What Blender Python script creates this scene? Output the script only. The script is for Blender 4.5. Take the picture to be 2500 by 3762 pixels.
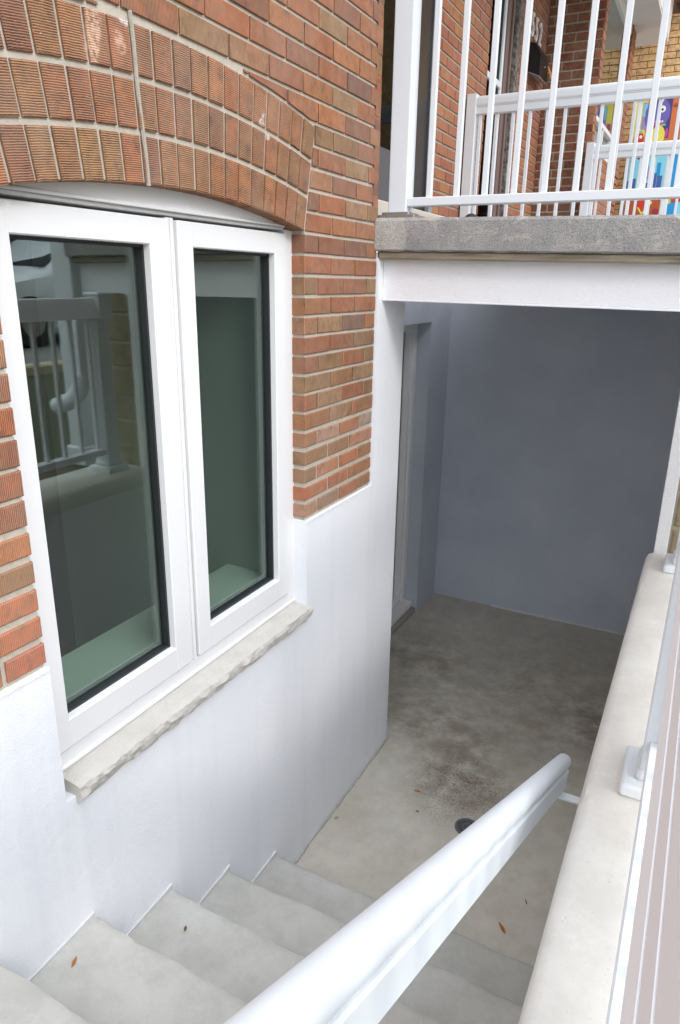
import bpy, bmesh, math, random
from mathutils import Vector, Matrix
random.seed(7)
for o in list(bpy.data.objects): bpy.data.objects.remove(o)
sc = bpy.context.scene
COL = sc.collection
R = math.radians

# ------------------------------------------------------------------ camera
CZ = 2.483
cam_d = bpy.data.cameras.new('camera'); cam = bpy.data.objects.new('camera', cam_d); COL.objects.link(cam)
ya, pi_, ro = R(27.01677795), R(18.22707477), R(0.94348182)
ca, sa, cb, sb, cc, s_c = math.cos(ya), math.sin(ya), math.cos(pi_), math.sin(pi_), math.cos(ro), math.sin(ro)
Mz = Matrix(((ca, -sa, 0), (sa, ca, 0), (0, 0, 1)))
Mb = Matrix(((1, 0, 0), (0, 0, -1), (0, 1, 0)))
Mx = Matrix(((1, 0, 0), (0, cb, sb), (0, -sb, cb)))
Mr = Matrix(((cc, -s_c, 0), (s_c, cc, 0), (0, 0, 1)))
cam.matrix_world = Matrix.Translation((1.3, 0, CZ)) @ (Mz @ Mb @ Mx @ Mr).to_4x4()
cam_d.sensor_fit = 'VERTICAL'; cam_d.sensor_height = 36.0
cam_d.lens = 2571.412 / 3762 * 36
cam_d.clip_start = 0.02; cam_d.clip_end = 500
sc.camera = cam

# ------------------------------------------------------------------ light
SUN = Vector((1.0, -0.55, 0.75)).normalized()
w = bpy.data.worlds.new('World'); sc.world = w; w.use_nodes = True
nt = w.node_tree; bg = nt.nodes['Background']
sky = nt.nodes.new('ShaderNodeTexSky'); sky.sky_type = 'NISHITA'; sky.sun_disc = False
sky.sun_elevation = math.asin(SUN.z); sky.sun_rotation = math.atan2(SUN.x, SUN.y)
sky.air_density = 1.0; sky.dust_density = 1.5; sky.ozone_density = 1.0
# bright high cloud in front of the blue: brightest overhead, as a thin overcast is
tc = nt.nodes.new('ShaderNodeTexCoord'); sx = nt.nodes.new('ShaderNodeSeparateXYZ'); nt.links.new(tc.outputs['Generated'], sx.inputs[0])
mr_ = nt.nodes.new('ShaderNodeMapRange'); nt.links.new(sx.outputs['Z'], mr_.inputs[0]); mr_.inputs[3].default_value = 3.4; mr_.inputs[4].default_value = 15.5
cn = nt.nodes.new('ShaderNodeTexNoise'); nt.links.new(tc.outputs['Generated'], cn.inputs['Vector']); cn.inputs['Scale'].default_value = 3.0; cn.inputs['Detail'].default_value = 6
cr = nt.nodes.new('ShaderNodeMapRange'); nt.links.new(cn.outputs['Fac'], cr.inputs[0]); cr.inputs[1].default_value = .3; cr.inputs[2].default_value = .7; cr.inputs[3].default_value = .65; cr.inputs[4].default_value = .95
vm = nt.nodes.new('ShaderNodeVectorMath'); vm.operation = 'SCALE'; vm.inputs[0].default_value = (.93, .97, 1.06); nt.links.new(mr_.outputs[0], vm.inputs['Scale'])
wm = nt.nodes.new('ShaderNodeMix'); wm.data_type = 'RGBA'; nt.links.new(cr.outputs[0], wm.inputs[0]); nt.links.new(sky.outputs[0], wm.inputs[6]); nt.links.new(vm.outputs[0], wm.inputs[7])
nt.links.new(wm.outputs[2], bg.inputs[0]); bg.inputs[1].default_value = 0.15
sl = bpy.data.lights.new('sun', 'SUN'); sl.energy = 0.55; sl.angle = R(10); sl.color = (1, .97, .93)
so = bpy.data.objects.new('sun', sl); COL.objects.link(so)
so.rotation_euler = (-SUN).to_track_quat('-Z', 'Y').to_euler()
sc.view_settings.view_transform = 'Standard'; sc.view_settings.look = 'None'
sc.view_settings.exposure = 0.98; sc.view_settings.gamma = 1
sc.render.engine = 'CYCLES'
sc.cycles.max_bounces = 10; sc.cycles.diffuse_bounces = 6; sc.cycles.transparent_max_bounces = 12

# ------------------------------------------------------------------ materials
class NB:
    def __init__(s, name):
        s.m = bpy.data.materials.new(name); s.m.use_nodes = True
        s.t = s.m.node_tree; s.n = s.t.nodes; s.l = s.t.links
        s.b = s.n['Principled BSDF']; s.geo = s.n.new('ShaderNodeNewGeometry')
        s.pos = s.geo.outputs['Position']
    def mapping(s, scale, src=None):
        m = s.n.new('ShaderNodeMapping'); s.l.new(src or s.pos, m.inputs[0]); m.inputs['Scale'].default_value = scale
        return m.outputs[0]
    def noise(s, scale, detail=3, rough=.55, vec=None, dist=0):
        n = s.n.new('ShaderNodeTexNoise'); s.l.new(vec or s.pos, n.inputs['Vector'])
        n.inputs['Scale'].default_value = scale; n.inputs['Detail'].default_value = detail
        n.inputs['Roughness'].default_value = rough; n.inputs['Distortion'].default_value = dist
        return n.outputs['Fac']
    def ramp(s, fac, stops, interp='LINEAR'):
        r = s.n.new('ShaderNodeValToRGB'); r.color_ramp.interpolation = interp; s.l.new(fac, r.inputs[0])
        e = r.color_ramp.elements
        while len(e) < len(stops): e.new(0.5)
        for k, (p, c) in enumerate(stops):
            e[k].position = p; e[k].color = (c, c, c, 1) if isinstance(c, (int, float)) else (*c, 1)
        return r.outputs[0]
    def mix(s, fac, a, b, mode='MIX'):
        m = s.n.new('ShaderNodeMix'); m.data_type = 'RGBA'; m.blend_type = mode
        for v, i in ((fac, 0), (a, 6), (b, 7)):
            if isinstance(v, (int, float)): m.inputs[i].default_value = v
            elif isinstance(v, tuple): m.inputs[i].default_value = (*v, 1)
            else: s.l.new(v, m.inputs[i])
        return m.outputs[2]
    def math(s, op, a, b=0.0, clamp=False):
        m = s.n.new('ShaderNodeMath'); m.operation = op; m.use_clamp = clamp
        for v, i in ((a, 0), (b, 1)):
            if isinstance(v, (int, float)): m.inputs[i].default_value = v
            else: s.l.new(v, m.inputs[i])
        return m.outputs[0]
    def bump(s, h, strength=.3, dist=.01):
        b = s.n.new('ShaderNodeBump'); s.l.new(h, b.inputs['Height']); b.inputs['Strength'].default_value = strength
        b.inputs['Distance'].default_value = dist; s.l.new(b.outputs[0], s.b.inputs['Normal'])
    def color(s, c):
        if isinstance(c, tuple): s.b.inputs['Base Color'].default_value = (*c, 1)
        else: s.l.new(c, s.b.inputs['Base Color'])
    def rough(s, v):
        if isinstance(v, (int, float)): s.b.inputs['Roughness'].default_value = v
        else: s.l.new(v, s.b.inputs['Roughness'])
    def blob(s, c, r, soft=.5):   # 1 inside a stain at c, 0 outside
        v = s.n.new('ShaderNodeVectorMath'); v.operation = 'DISTANCE'; s.l.new(s.pos, v.inputs[0]); v.inputs[1].default_value = c
        mr = s.n.new('ShaderNodeMapRange'); s.l.new(v.outputs['Value'], mr.inputs[0])
        mr.inputs[1].default_value = r; mr.inputs[2].default_value = r * soft; mr.interpolation_type = 'SMOOTHSTEP'
        return mr.outputs[0]

def brick_mat(name, tones, groove=1.0, fleck=.70, patches=()):
    k = NB(name)
    base = k.ramp(k.geo.outputs['Random Per Island'], tones, 'LINEAR')
    sh = k.math('MULTIPLY', k.noise(28, 5, .65), 1.0)
    base = k.mix(k.ramp(sh, [(.45, 0), (.66, .6)]), base, (.25, .15, .07))          # olive tan firing flashes
    base = k.mix(k.ramp(k.noise(13, 4, .6), [(.5, 0), (.75, .3)]), base, (.42, .15, .065))
    base = k.mix(k.ramp(k.noise(17, 5, .65, k.mapping((1, 1.3, 1))), [(.54, 0), (.70, .65)]), base, (.13, .075, .065))      # dark kiln marks
    uv = k.n.new('ShaderNodeUVMap'); su = k.n.new('ShaderNodeSeparateXYZ'); k.l.new(uv.outputs[0], su.inputs[0])
    wob = k.noise(55, 3, .6)
    ph = k.math('ADD', k.math('MULTIPLY', su.outputs[0], 2 * math.pi / .0048), k.math('MULTIPLY', wob, 5.0))
    wv = k.math('ADD', k.math('MULTIPLY', k.math('SINE', ph), .5), .5)
    gr = k.math('ADD', k.math('MULTIPLY', wv, .55), k.math('MULTIPLY', k.noise(1, 3, .7, k.mapping((420, 40, 1), uv.outputs[0])), .45))
    lines = k.ramp(gr, [(.34, 1), (.56, 0)])
    patchy = k.ramp(k.noise(22, 4, .6), [(.3, .45), (.6, 1)])
    col = k.mix(k.math('MULTIPLY', k.math('MULTIPLY', lines, patchy), min(1, .9 * groove)), base, (.045, .022, .016))
    sp = k.ramp(k.noise(230, 2, .7), [(fleck, 0), (fleck + .05, .7)])
    col = k.mix(k.math('MULTIPLY', sp, k.ramp(k.noise(4.5, 3), [(.35, .15), (.6, 1)])), col, (.62, .57, .52))
    dust = k.ramp(k.noise(3.5, 5, .65), [(.4, 0), (.8, .28)])
    col = k.mix(dust, col, (.47, .365, .29))
    for cen, r_, cc in patches:
        col = k.mix(k.math('MULTIPLY', k.blob(cen, r_, .55), k.ramp(k.noise(60, 4, .7), [(.42, .1), (.56, .8)])), col, cc)
    k.color(col); k.rough(.9)
    k.bump(k.math('ADD', k.math('MULTIPLY', gr, groove), k.math('MULTIPLY', k.noise(90, 4), .6)), .55, .004)
    return k.m
TONES = [(0, (.42, .155, .065)), (.13, (.52, .17, .065)), (.27, (.29, .12, .07)), (.4, (.56, .21, .08)), (.53, (.34, .185, .08)), (.67, (.46, .28, .14)), (.83, (.50, .185, .085)), (1, (.24, .125, .09))]
M_BRICK = brick_mat('rug_brick', TONES)
M_BRICK_RED = brick_mat('orange_brick', [(0, (.52, .16, .065)), (.4, (.56, .18, .08)), (.55, (.50, .19, .07)), (.7, (.32, .17, .075)), (.85, (.54, .17, .09)), (1, (.46, .14, .07))], .55)
M_BRICK_PATCH = brick_mat('patched_brick', [(0, (.50, .17, .075)), (.3, (.30, .18, .09)), (.5, (.52, .19, .085)), (.65, (.42, .34, .27)), (.8, (.31, .18, .10)), (1, (.50, .165, .08))], .45)
PATCHES = [((0, YY, ZZ), .028, (.62, .40, .27)) for YY, ZZ in ((1.331, 3.02), (1.327, 2.995), (1.322, 2.97), (1.318, 2.95))] + [((0, 1.408, 2.985), .022, (.60, .33, .22)), ((0, 1.404, 3.0), .02, (.60, .36, .25)), ((0, 1.425, 3.045), .022, (.72, .68, .64)), ((0, 1.99, 2.93), .018, (.66, .62, .58)), ((0, 2.0, 2.955), .012, (.66, .62, .58)), ((0, 2.02, 2.9), .012, (.66, .62, .58))]
M_BRICK_ARCH = brick_mat('arch_brick', [(0, (.38, .16, .07)), (.2, (.50, .185, .075)), (.4, (.36, .19, .085)), (.6, (.52, .22, .09)), (.8, (.32, .14, .08)), (1, (.46, .26, .11))], 1.1, .665, PATCHES)
M_BRICK_FAR = brick_mat('red_wall_brick', [(0, (.44, .14, .06)), (.3, (.36, .11, .06)), (.5, (.46, .19, .07)), (.75, (.40, .12, .07)), (1, (.33, .11, .06))], .3)
M_BRICK_SHADE = brick_mat('shade_toned_red_brick', [(0, (.20, .05, .022)), (.4, (.15, .04, .02)), (.7, (.18, .06, .025)), (1, (.22, .055, .025))], .4)  # red brick darkened in colour to stand for the shaded pier faces

def plain(name, c, rough=.5, bump=None, var=0.0, spec=None, metal=0):
    k = NB(name)
    if var:
        n = k.noise(4, 5, .6); k.color(k.mix(k.ramp(n, [(.3, 0), (.7, 1)]), tuple(x * (1 - var) for x in c), tuple(min(1, x * (1 + var * .6)) for x in c)))
    else: k.color(c)
    k.rough(rough); k.b.inputs['Metallic'].default_value = metal
    if bump: k.bump(k.noise(bump[0], 3), bump[1], bump[2])
    return k.m

def mortar_mat(name, c):
    k = NB(name); n = k.noise(40, 5, .7)
    k.color(k.mix(k.ramp(n, [(.3, 0), (.7, 1)]), tuple(x * .78 for x in c), c)); k.rough(.95); k.bump(k.noise(220, 4), .5, .004); return k.m
M_MORTAR = mortar_mat('mortar', (.56, .505, .415))
M_MORTAR_FAR = mortar_mat('grey_mortar', (.42, .38, .30))
M_MORTAR_DK = mortar_mat('brown_mortar', (.16, .08, .05))
M_YBRICK = brick_mat('yellow_brick', [(0, (.80, .50, .22)), (.5, (.86, .55, .26)), (1, (.76, .46, .20))], .05, .9)

k = NB('white_stucco')
c = k.mix(k.ramp(k.noise(1.6, 4, .6), [(.3, 0), (.7, 1)]), (.82, .835, .86), (.87, .88, .895))
st = k.mapping((1, 11, .5)); c = k.mix(k.ramp(k.noise(1, 3, .6, st), [(.50, 0), (.75, .22)]), c, (.64, .66, .70))
c = k.mix(k.ramp(k.noise(60, 2, .8), [(.80, 0), (.83, .5)]), c, (.45, .43, .4))
sz = k.n.new('ShaderNodeSeparateXYZ'); k.l.new(k.pos, sz.inputs[0])
c = k.mix(k.math('MULTIPLY', k.ramp(k.noise(34, 6, .8), [(.60, 0), (.70, 1)]), .16), c, (.50, .49, .46))
k.color(c); k.rough(.95)
k.bump(k.math('ADD', k.noise(230, 3, .7), k.math('MULTIPLY', k.noise(16, 4, .6), 1.2)), .6, .005); M_STUCCO = k.m

k = NB('shade_toned_stucco'); k.color(k.mix(k.ramp(k.noise(2, 6, .65), [(.3, 0), (.7, 1)]), (.52, .56, .63), (.62, .655, .71))); k.rough(.9); k.bump(k.noise(140, 4, .7), .35, .004); M_STUCCO_SHADE = k.m  # stucco tone darkened and blued to stand for the shade under the porch

def concrete(name, c1, c2, stains=False, sc_=1.0, bump=.25, scuff=0):
    k = NB(name)
    a = k.ramp(k.noise(2.2 * sc_, 7, .65, dist=.4), [(.3, 0), (.7, 1)])
    c = k.mix(a, c1, c2)
    c = k.mix(k.ramp(k.noise(11 * sc_, 6, .7), [(.42, 0), (.62, .35)]), c, tuple(x * .78 for x in c1))
    c = k.mix(k.ramp(k.noise(170, 2, .7), [(.66, 0), (.74, .5)]), c, tuple(x * .6 for x in c1))
    c = k.mix(k.ramp(k.noise(5 * sc_, 8, .75), [(.60, 0), (.70, .35)]), c, tuple(min(1, x * 1.25) for x in c2))
    if scuff:
        for sc2, th in ((26, .66), (75, .68)):
            c = k.mix(k.math('MULTIPLY', k.ramp(k.noise(sc2, 6, .8, dist=.5), [(th, 0), (th + .05, scuff)]), k.ramp(k.noise(3, 3), [(.4, .2), (.6, 1)])), c, (.24, .22, .17))
    if stains:
        n = k.noise(6, 9, .72, dist=.15)
        for cen, r_, s in (((.50, 3.02, 0), .42, .85), ((.35, 3.35, 0), .4, .5), ((.02, 3.45, 0), .45, .55), ((.75, 3.9, 0), 1.2, .5), ((-.2, 4.1, 0), .6, .6), ((1.15, 3.9, 0), .5, .7)):
            m = k.math('MULTIPLY', k.blob(cen, r_, .1), k.ramp(n, [(.38, 0), (.62, 1)]))
            c = k.mix(k.math('MULTIPLY', m, s), c, (.18, .135, .08))
        g = k.math('MULTIPLY', k.blob((.52, 2.96, 0), .38, .2), k.ramp(k.noise(85, 4, .8), [(.52, 0), (.6, 1)]))
        c = k.mix(k.math('MULTIPLY', g, .8), c, (.06, .05, .04))
        c = k.mix(k.math('MULTIPLY', k.ramp(k.noise(3.1, 8, .7, dist=.1), [(.5, 0), (.7, 1)]), .35), c, (.42, .35, .26))
        c = k.mix(k.math('MULTIPLY', k.blob((.45, 2.3, 0), .7, .3), k.ramp(k.noise(14, 6, .7), [(.56, 0), (.64, .35)])), c, (.52, .52, .50))
    if stains:
        c = k.mix(k.ramp(k.noise(48, 4, .85), [(.70, 0), (.73, .7)]), c, (.12, .10, .07))
        damp = k.math('MULTIPLY', k.blob((1.2, 3.9, 0), .28, .1), k.ramp(k.noise(9, 5), [(.35, 0), (.5, 1)]))
        c = k.mix(k.math('MULTIPLY', damp, .6), c, (.12, .10, .07))
    k.color(c); k.rough(.85)
    k.bump(k.noise(120, 5, .7), bump, .006)
    return k.m
M_FLOOR = concrete('stained_concrete', (.50, .465, .385), (.64, .605, .515), True)
M_STEP = concrete('step_concrete', (.42, .41, .365), (.54, .53, .485), scuff=.35)
M_COPING = concrete('pale_concrete', (.66, .64, .585), (.75, .735, .68), bump=.06, scuff=.7)
k = NB('limestone')
k.color(k.mix(k.ramp(k.noise(12, 5, .6), [(.3, 0), (.7, 1)]), (.60, .57, .50), (.68, .655, .60))); k.rough(.95); k.bump(k.noise(70, 6, .75), .8, .012); M_STONE = k.m
k = NB('weathered_slab')
c = k.mix(k.ramp(k.noise(6, 8, .7), [(.35, 0), (.65, 1)]), (.33, .33, .33), (.50, .485, .46))
c = k.mix(k.ramp(k.noise(9, 6, .75, k.mapping((1, 1, 1.6)), 1), [(.53, 0), (.62, .85)]), c, (.60, .57, .50))
end = k.blob((0, 2.83, 2.67), .15, .85); c = k.mix(k.math('MULTIPLY', end, k.ramp(k.noise(40, 5, .7), [(.35, .55), (.55, 1)])), c, (.60, .58, .53))
c = k.mix(k.ramp(k.noise(230, 3, .8), [(.5, 0), (.58, .5)]), c, (.10, .10, .105))
k.color(c); k.rough(.97); k.bump(k.noise(150, 5, .75), .9, .01); M_SLAB = k.m
k = NB('stained_lip')
c = k.mix(k.ramp(k.noise(1, 5, .7, k.mapping((5, 5, 60))), [(.35, 0), (.65, 1)]), (.20, .17, .12), (.40, .35, .27)); k.color(c); k.rough(.95); k.bump(k.noise(80, 5), .6, .006); M_LIP = k.m
k = NB('brown_fieldstone')
c = k.mix(k.ramp(k.noise(5, 6, .7), [(.3, 0), (.7, 1)]), (.30, .22, .12), (.50, .43, .32))
c = k.mix(k.ramp(k.noise(16, 6, .7), [(.55, 0), (.62, .6)]), c, (.14, .11, .07)); k.color(c); k.rough(.97); k.bump(k.noise(35, 6, .75), 1, .02); M_FIELD = k.m

def paint(name, c, rough=.35, dirt=.0):
    k = NB(name)
    cc_ = k.mix(k.ramp(k.noise(2.5, 3), [(.3, 0), (.7, 1)]), tuple(x * .97 for x in c), c)
    cc_ = k.mix(k.ramp(k.noise(75, 3, .8), [(.75, 0), (.78, .5)]), cc_, (.35, .33, .3))
    k.color(cc_); k.rough(rough); k.b.inputs['Specular IOR Level'].default_value = .2; return k.m
M_ALU = paint('white_painted_aluminium', (.735, .775, .80), .5)
M_VINYL = paint('white_vinyl', (.77, .77, .76), .45)
M_CAULK = plain('white_caulk', (.75, .75, .74), .6)
M_WHITEWOOD = plain('white_board', (.68, .68, .66), .5, var=.08)
M_GASKET = plain('black_rubber', (.02, .021, .024), .45)
M_BLACK = plain('black_door_paint', (.012, .013, .016), .3)
M_CHAR = plain('charcoal_frame', (.085, .09, .10), .4)
M_BROWN = plain('brown_metal_trim', (.17, .115, .10), .5)
M_STEEL = plain('dull_steel', (.38, .38, .38), .4, metal=.8)
M_GREYMETAL = plain('galvanised_strip', (.30, .32, .35), .45, var=.5)
M_DRYWALL = plain('interior_paint', (.30, .32, .31), .8)
M_INTD = plain('dim_interior', (.12, .13, .13), .9)
M_IRON = plain('cast_iron', (.13, .135, .14), .55, var=.3)
M_SOFFIT = plain('white_soffit', (.72, .73, .70), .6, var=.05)
M_BEIGE = plain('cream_board', (.66, .60, .50), .6, var=.08)

def glass(name, tint, r0=.09, rough=0.0, power=4.5):
    m = bpy.data.materials.new(name); m.use_nodes = True; t = m.node_tree; t.nodes.clear(); N = t.nodes.new; L = t.links.new
    out = N('ShaderNodeOutputMaterial'); mx = N('ShaderNodeMixShader')
    tr = N('ShaderNodeBsdfTransparent'); tr.inputs[0].default_value = (*tint, 1)
    gl = N('ShaderNodeBsdfGlossy'); gl.inputs['Roughness'].default_value = rough; gl.inputs[0].default_value = (.86, .92, .90, 1)
    lw = N('ShaderNodeLayerWeight'); lw.inputs[0].default_value = .5
    p = N('ShaderNodeMath'); p.operation = 'POWER'; L(lw.outputs['Facing'], p.inputs[0]); p.inputs[1].default_value = power
    q = N('ShaderNodeMath'); q.operation = 'MULTIPLY_ADD'; L(p.outputs[0], q.inputs[0]); q.inputs[1].default_value = 1 - r0; q.inputs[2].default_value = r0
    L(q.outputs[0], mx.inputs[0]); L(tr.outputs[0], mx.inputs[1]); L(gl.outputs[0], mx.inputs[2]); L(mx.outputs[0], out.inputs[0])
    return m
M_GLASS = glass('green_tinted_glass', (.80, .89, .83), .125)
M_GLASS_DK = glass('dark_glass', (.2, .26, .26), .02, 0, 8)
M_GLASS_MIR = glass('bay_window_glass', (.25, .28, .28), .25)

# ------------------------------------------------------------------ mesh helpers
def mesh_obj(name, verts, faces, mat, parent=None, uvs=None, mats=None, smooth=False, fm=None):
    me = bpy.data.meshes.new(name)
    off = Vector((0, 0, 0)); p = parent
    while p: off += p.location; p = p.parent
    me.from_pydata([Vector(v) - off for v in verts], [], faces)
    for m in (mats or [mat]): me.materials.append(m)
    if fm: me.polygons.foreach_set('material_index', fm)
    if uvs:
        uvl = me.uv_layers.new(name='UVMap'); i = 0
        for fuv in uvs:
            for c_ in fuv: uvl.data[i].uv = c_; i += 1
    if smooth: me.polygons.foreach_set('use_smooth', [True] * len(me.polygons))
    me.update()
    o = bpy.data.objects.new(name, me); COL.objects.link(o)
    if parent: o.parent = parent
    return o
def thing(name, label, cat, loc=(0, 0, 0), group=None):
    o = bpy.data.objects.new(name, None); COL.objects.link(o); o.location = loc
    o.empty_display_size = .1; o['label'] = label; o['category'] = cat
    if group: o['group'] = group
    return o
def tag(o, label, cat, group=None):
    o['label'] = label; o['category'] = cat
    if group: o['group'] = group
    return o
def struct(o): o['kind'] = 'structure'; return o

class MB:
    def __init__(s): s.v = []; s.f = []; s.m = []
    def box(s, x0, x1, y0, y1, z0, z1, b=0.0, mi=0, seg=1):
        if x1 < x0: x0, x1 = x1, x0
        if b <= 0:
            i = len(s.v)
            s.v += [(x0, y0, z0), (x1, y0, z0), (x1, y1, z0), (x0, y1, z0), (x0, y0, z1), (x1, y0, z1), (x1, y1, z1), (x0, y1, z1)]
            s.f += [tuple(i + q for q in f) for f in ((0, 3, 2, 1), (4, 5, 6, 7), (0, 1, 5, 4), (1, 2, 6, 5), (2, 3, 7, 6), (3, 0, 4, 7))]
            s.m += [mi] * 6
        else:
            bm = bmesh.new(); bmesh.ops.create_cube(bm, size=1)
            for v in bm.verts: v.co = Vector(((x0 + x1) / 2 + v.co.x * (x1 - x0), (y0 + y1) / 2 + v.co.y * (y1 - y0), (z0 + z1) / 2 + v.co.z * (z1 - z0)))
            bmesh.ops.bevel(bm, geom=bm.edges[:], offset=b, segments=seg, profile=.5, affect='EDGES')
            s.bm(bm, mi)
        return s
    def bm(s, bm, mi=0):
        i = len(s.v); bm.verts.index_update()
        s.v += [tuple(v.co) for v in bm.verts]
        for f in bm.faces: s.f.append(tuple(i + v.index for v in f.verts)); s.m.append(mi)
        bm.free()
    def prism(s, pts, axis, a, b, mi=0):   # pts: 2D polygon; axis 0 -> (y,z), 1 -> (x,z), 2 -> (x,y)
        n = len(pts); i = len(s.v)
        def P(p, t): return (t, p[0], p[1]) if axis == 0 else ((p[0], t, p[1]) if axis == 1 else (p[0], p[1], t))
        s.v += [P(p, a) for p in pts] + [P(p, b) for p in pts]
        s.f += [tuple(i + q for q in range(n)), tuple(i + n + q for q in reversed(range(n)))]
        s.f += [(i + q, i + n + q, i + n + (q + 1) % n, i + (q + 1) % n) for q in range(n)]
        s.m += [mi] * (n + 2); return s
    def tube(s, path, r, n=12, mi=0, cap=True):
        path = [Vector(p) for p in path]; i = len(s.v); rings = []
        for k_, p in enumerate(path):
            d = (path[min(k_ + 1, len(path) - 1)] - path[max(k_ - 1, 0)]).normalized()
            up = Vector((0, 0, 1)) if abs(d.z) < .9 else Vector((1, 0, 0))
            a = d.cross(up).normalized(); b_ = a.cross(d)
            rr = r[k_] if isinstance(r, (list, tuple)) else r
            for q in range(n):
                t = 2 * math.pi * q / n; s.v.append(tuple(p + a * math.cos(t) * rr + b_ * math.sin(t) * rr))
        for k_ in range(len(path) - 1):
            for q in range(n):
                s.f.append((i + k_ * n + q, i + k_ * n + (q + 1) % n, i + (k_ + 1) * n + (q + 1) % n, i + (k_ + 1) * n + q)); s.m.append(mi)
        if cap:
            s.f.append(tuple(i + q for q in reversed(range(n)))); s.f.append(tuple(i + (len(path) - 1) * n + q for q in range(n))); s.m += [mi, mi]
        return s
    def build(s, name, mat, parent=None, mats=None, smooth=False):
        o = mesh_obj(name, s.v, s.f, mat, parent, mats=mats, fm=s.m if mats else None, smooth=smooth)
        bm = bmesh.new(); bm.from_mesh(o.data); bmesh.ops.recalc_face_normals(bm, faces=bm.faces[:]); bm.to_mesh(o.data); bm.free()
        if smooth:
            try: o.data.set_sharp_from_angle(angle=R(40))
            except Exception: pass
        return o

# brick pieces: 2D polygon (u along wall, z up) extruded from front plane inward, with a chamfered front edge
class Bricks:
    def __init__(s): s.v = []; s.f = []; s.uv = []
    def poly(s, pts, P, front, depth, gdir=(1, 0), ch=.003):
        # pts CCW; P(u, z, d): world point with d = outward distance
        cx = sum(p[0] for p in pts) / len(pts); cz = sum(p[1] for p in pts) / len(pts)
        n = len(pts); i = len(s.v); front = front + random.uniform(-.0015, .0015)
        ins = []
        for p in pts:
            dx, dz = cx - p[0], cz - p[1]; ins.append((p[0] + (ch if dx > 0 else -ch) * (abs(dx) > ch), p[1] + (ch if dz > 0 else -ch) * (abs(dz) > ch)))
        s.v += [P(p[0], p[1], front) for p in ins] + [P(p[0], p[1], front - ch * .7) for p in pts] + [P(p[0], p[1], front - depth) for p in pts]
        o = (random.uniform(0, 40), random.uniform(0, 40))
        def U(p, d=0.0): 
            a = p[0] * gdir[0] + p[1] * gdir[1]; b = -p[0] * gdir[1] + p[1] * gdir[0]
            return (a + d + o[0], b + o[1])
        s.f.append(tuple(i + q for q in range(n))); s.uv.append([U(p) for p in ins])
        for q in range(n):
            r = (q + 1) % n
            s.f.append((i + n + q, i + n + r, i + r, i + q)); s.uv.append([U(pts[q]), U(pts[r]), U(ins[r]), U(ins[q])])
            s.f.append((i + 2 * n + q, i + 2 * n + r, i + n + r, i + n + q)); s.uv.append([U(pts[q], depth), U(pts[r], depth), U(pts[r]), U(pts[q])])
    def build(s, name, mat, parent):
        return mesh_obj(name, s.v, s.f, mat, parent, uvs=s.uv)

def jit(a): return random.uniform(-a, a)
def wall_bricks(P, u0, u1, z0, z1, front=0.0, depth=.1, L=.205, H=.0713, mj=.012, mb=.013, phase=0.0, cut=None, clip=None, sink=None, out=None, gd=(1, 0), quoin=True):
    """running bond; cut(zb, zt) -> list of blocked (ub0, ut0, ub1, ut1)"""
    B = out or Bricks(); r = 0; z = z0
    while z < z1 - .01:
        zt = min(z + H, z1); a, b = z + mb / 2, zt - mb / 2
        if sink: mbb = sink(z); a, b = z + mbb / 2, zt - mbb / 2; 
        else: mbb = mb
        spans = [((u0, u0), (u1, u1))]
        if cut:
            for (l0, l1, r0, r1) in cut(a, b):
                ns = []
                for (s0, s1) in spans:
                    if r0 <= min(s0) or l0 >= max(s1): ns.append((s0, s1)); continue
                    if max(l0, l1) > max(s0): ns.append((s0, (l0, l1)))
                    if min(r0, r1) < min(s1): ns.append(((r0, r1), s1))
                spans = ns
        ph = phase + (L / 2 if r % 2 else 0)
        for (s0, s1) in spans:
            lo, hi = max(s0), min(s1)
            first = math.floor((min(s0) - ph) / L) * L + ph
            u = first; js = []
            while u < max(s1) + L: js.append(u + jit(.005)); u += L
            js = [j for j in js if min(s0) + .045 < j < max(s1) - .045]
            edges = [s0] + [(j, j) for j in js] + [s1]
            for q in range(len(edges) - 1):
                (lb, lt), (rb, rt) = edges[q], edges[q + 1]
                g = mj / 2 if mbb < .016 else .007
                gl = g if q > 0 else 0; gr = g if q < len(edges) - 2 else 0
                if lb == s0[0] and lb != lt: gl = .008
                if rb == s1[0] and rb != rt: gr = .008
                j1, j2 = jit(.0012), jit(.0012)
                if rb - lb < .015 or rt - lt < .015: continue
                if clip and clip((lb + rb) / 2, a) is not None and b > ZE_END:
                    l_, r_ = lb + gl, rb - gr; ys = [l_ + (r_ - l_) * t / 40 for t in range(41)]
                    cols = [(y, clip(y, a)) for y in ys]; ok = [c_ for c_ in cols if c_[1] < b - .006]
                    if len(ok) < 2: continue
                    ok = ok if ok[0][1] >= ok[-1][1] else ok
                    B.poly(ok + [(ok[-1][0], b), (ok[0][0], b)], P, front, depth, gd, ch=.0015); continue
                B.poly([(lb + gl, a + j1), (rb - gr, a + j2), (rt - gr, b + j2), (lt + gl, b + j1)], P, front, depth, gd)
        z = zt; r += 1
    return B

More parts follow.
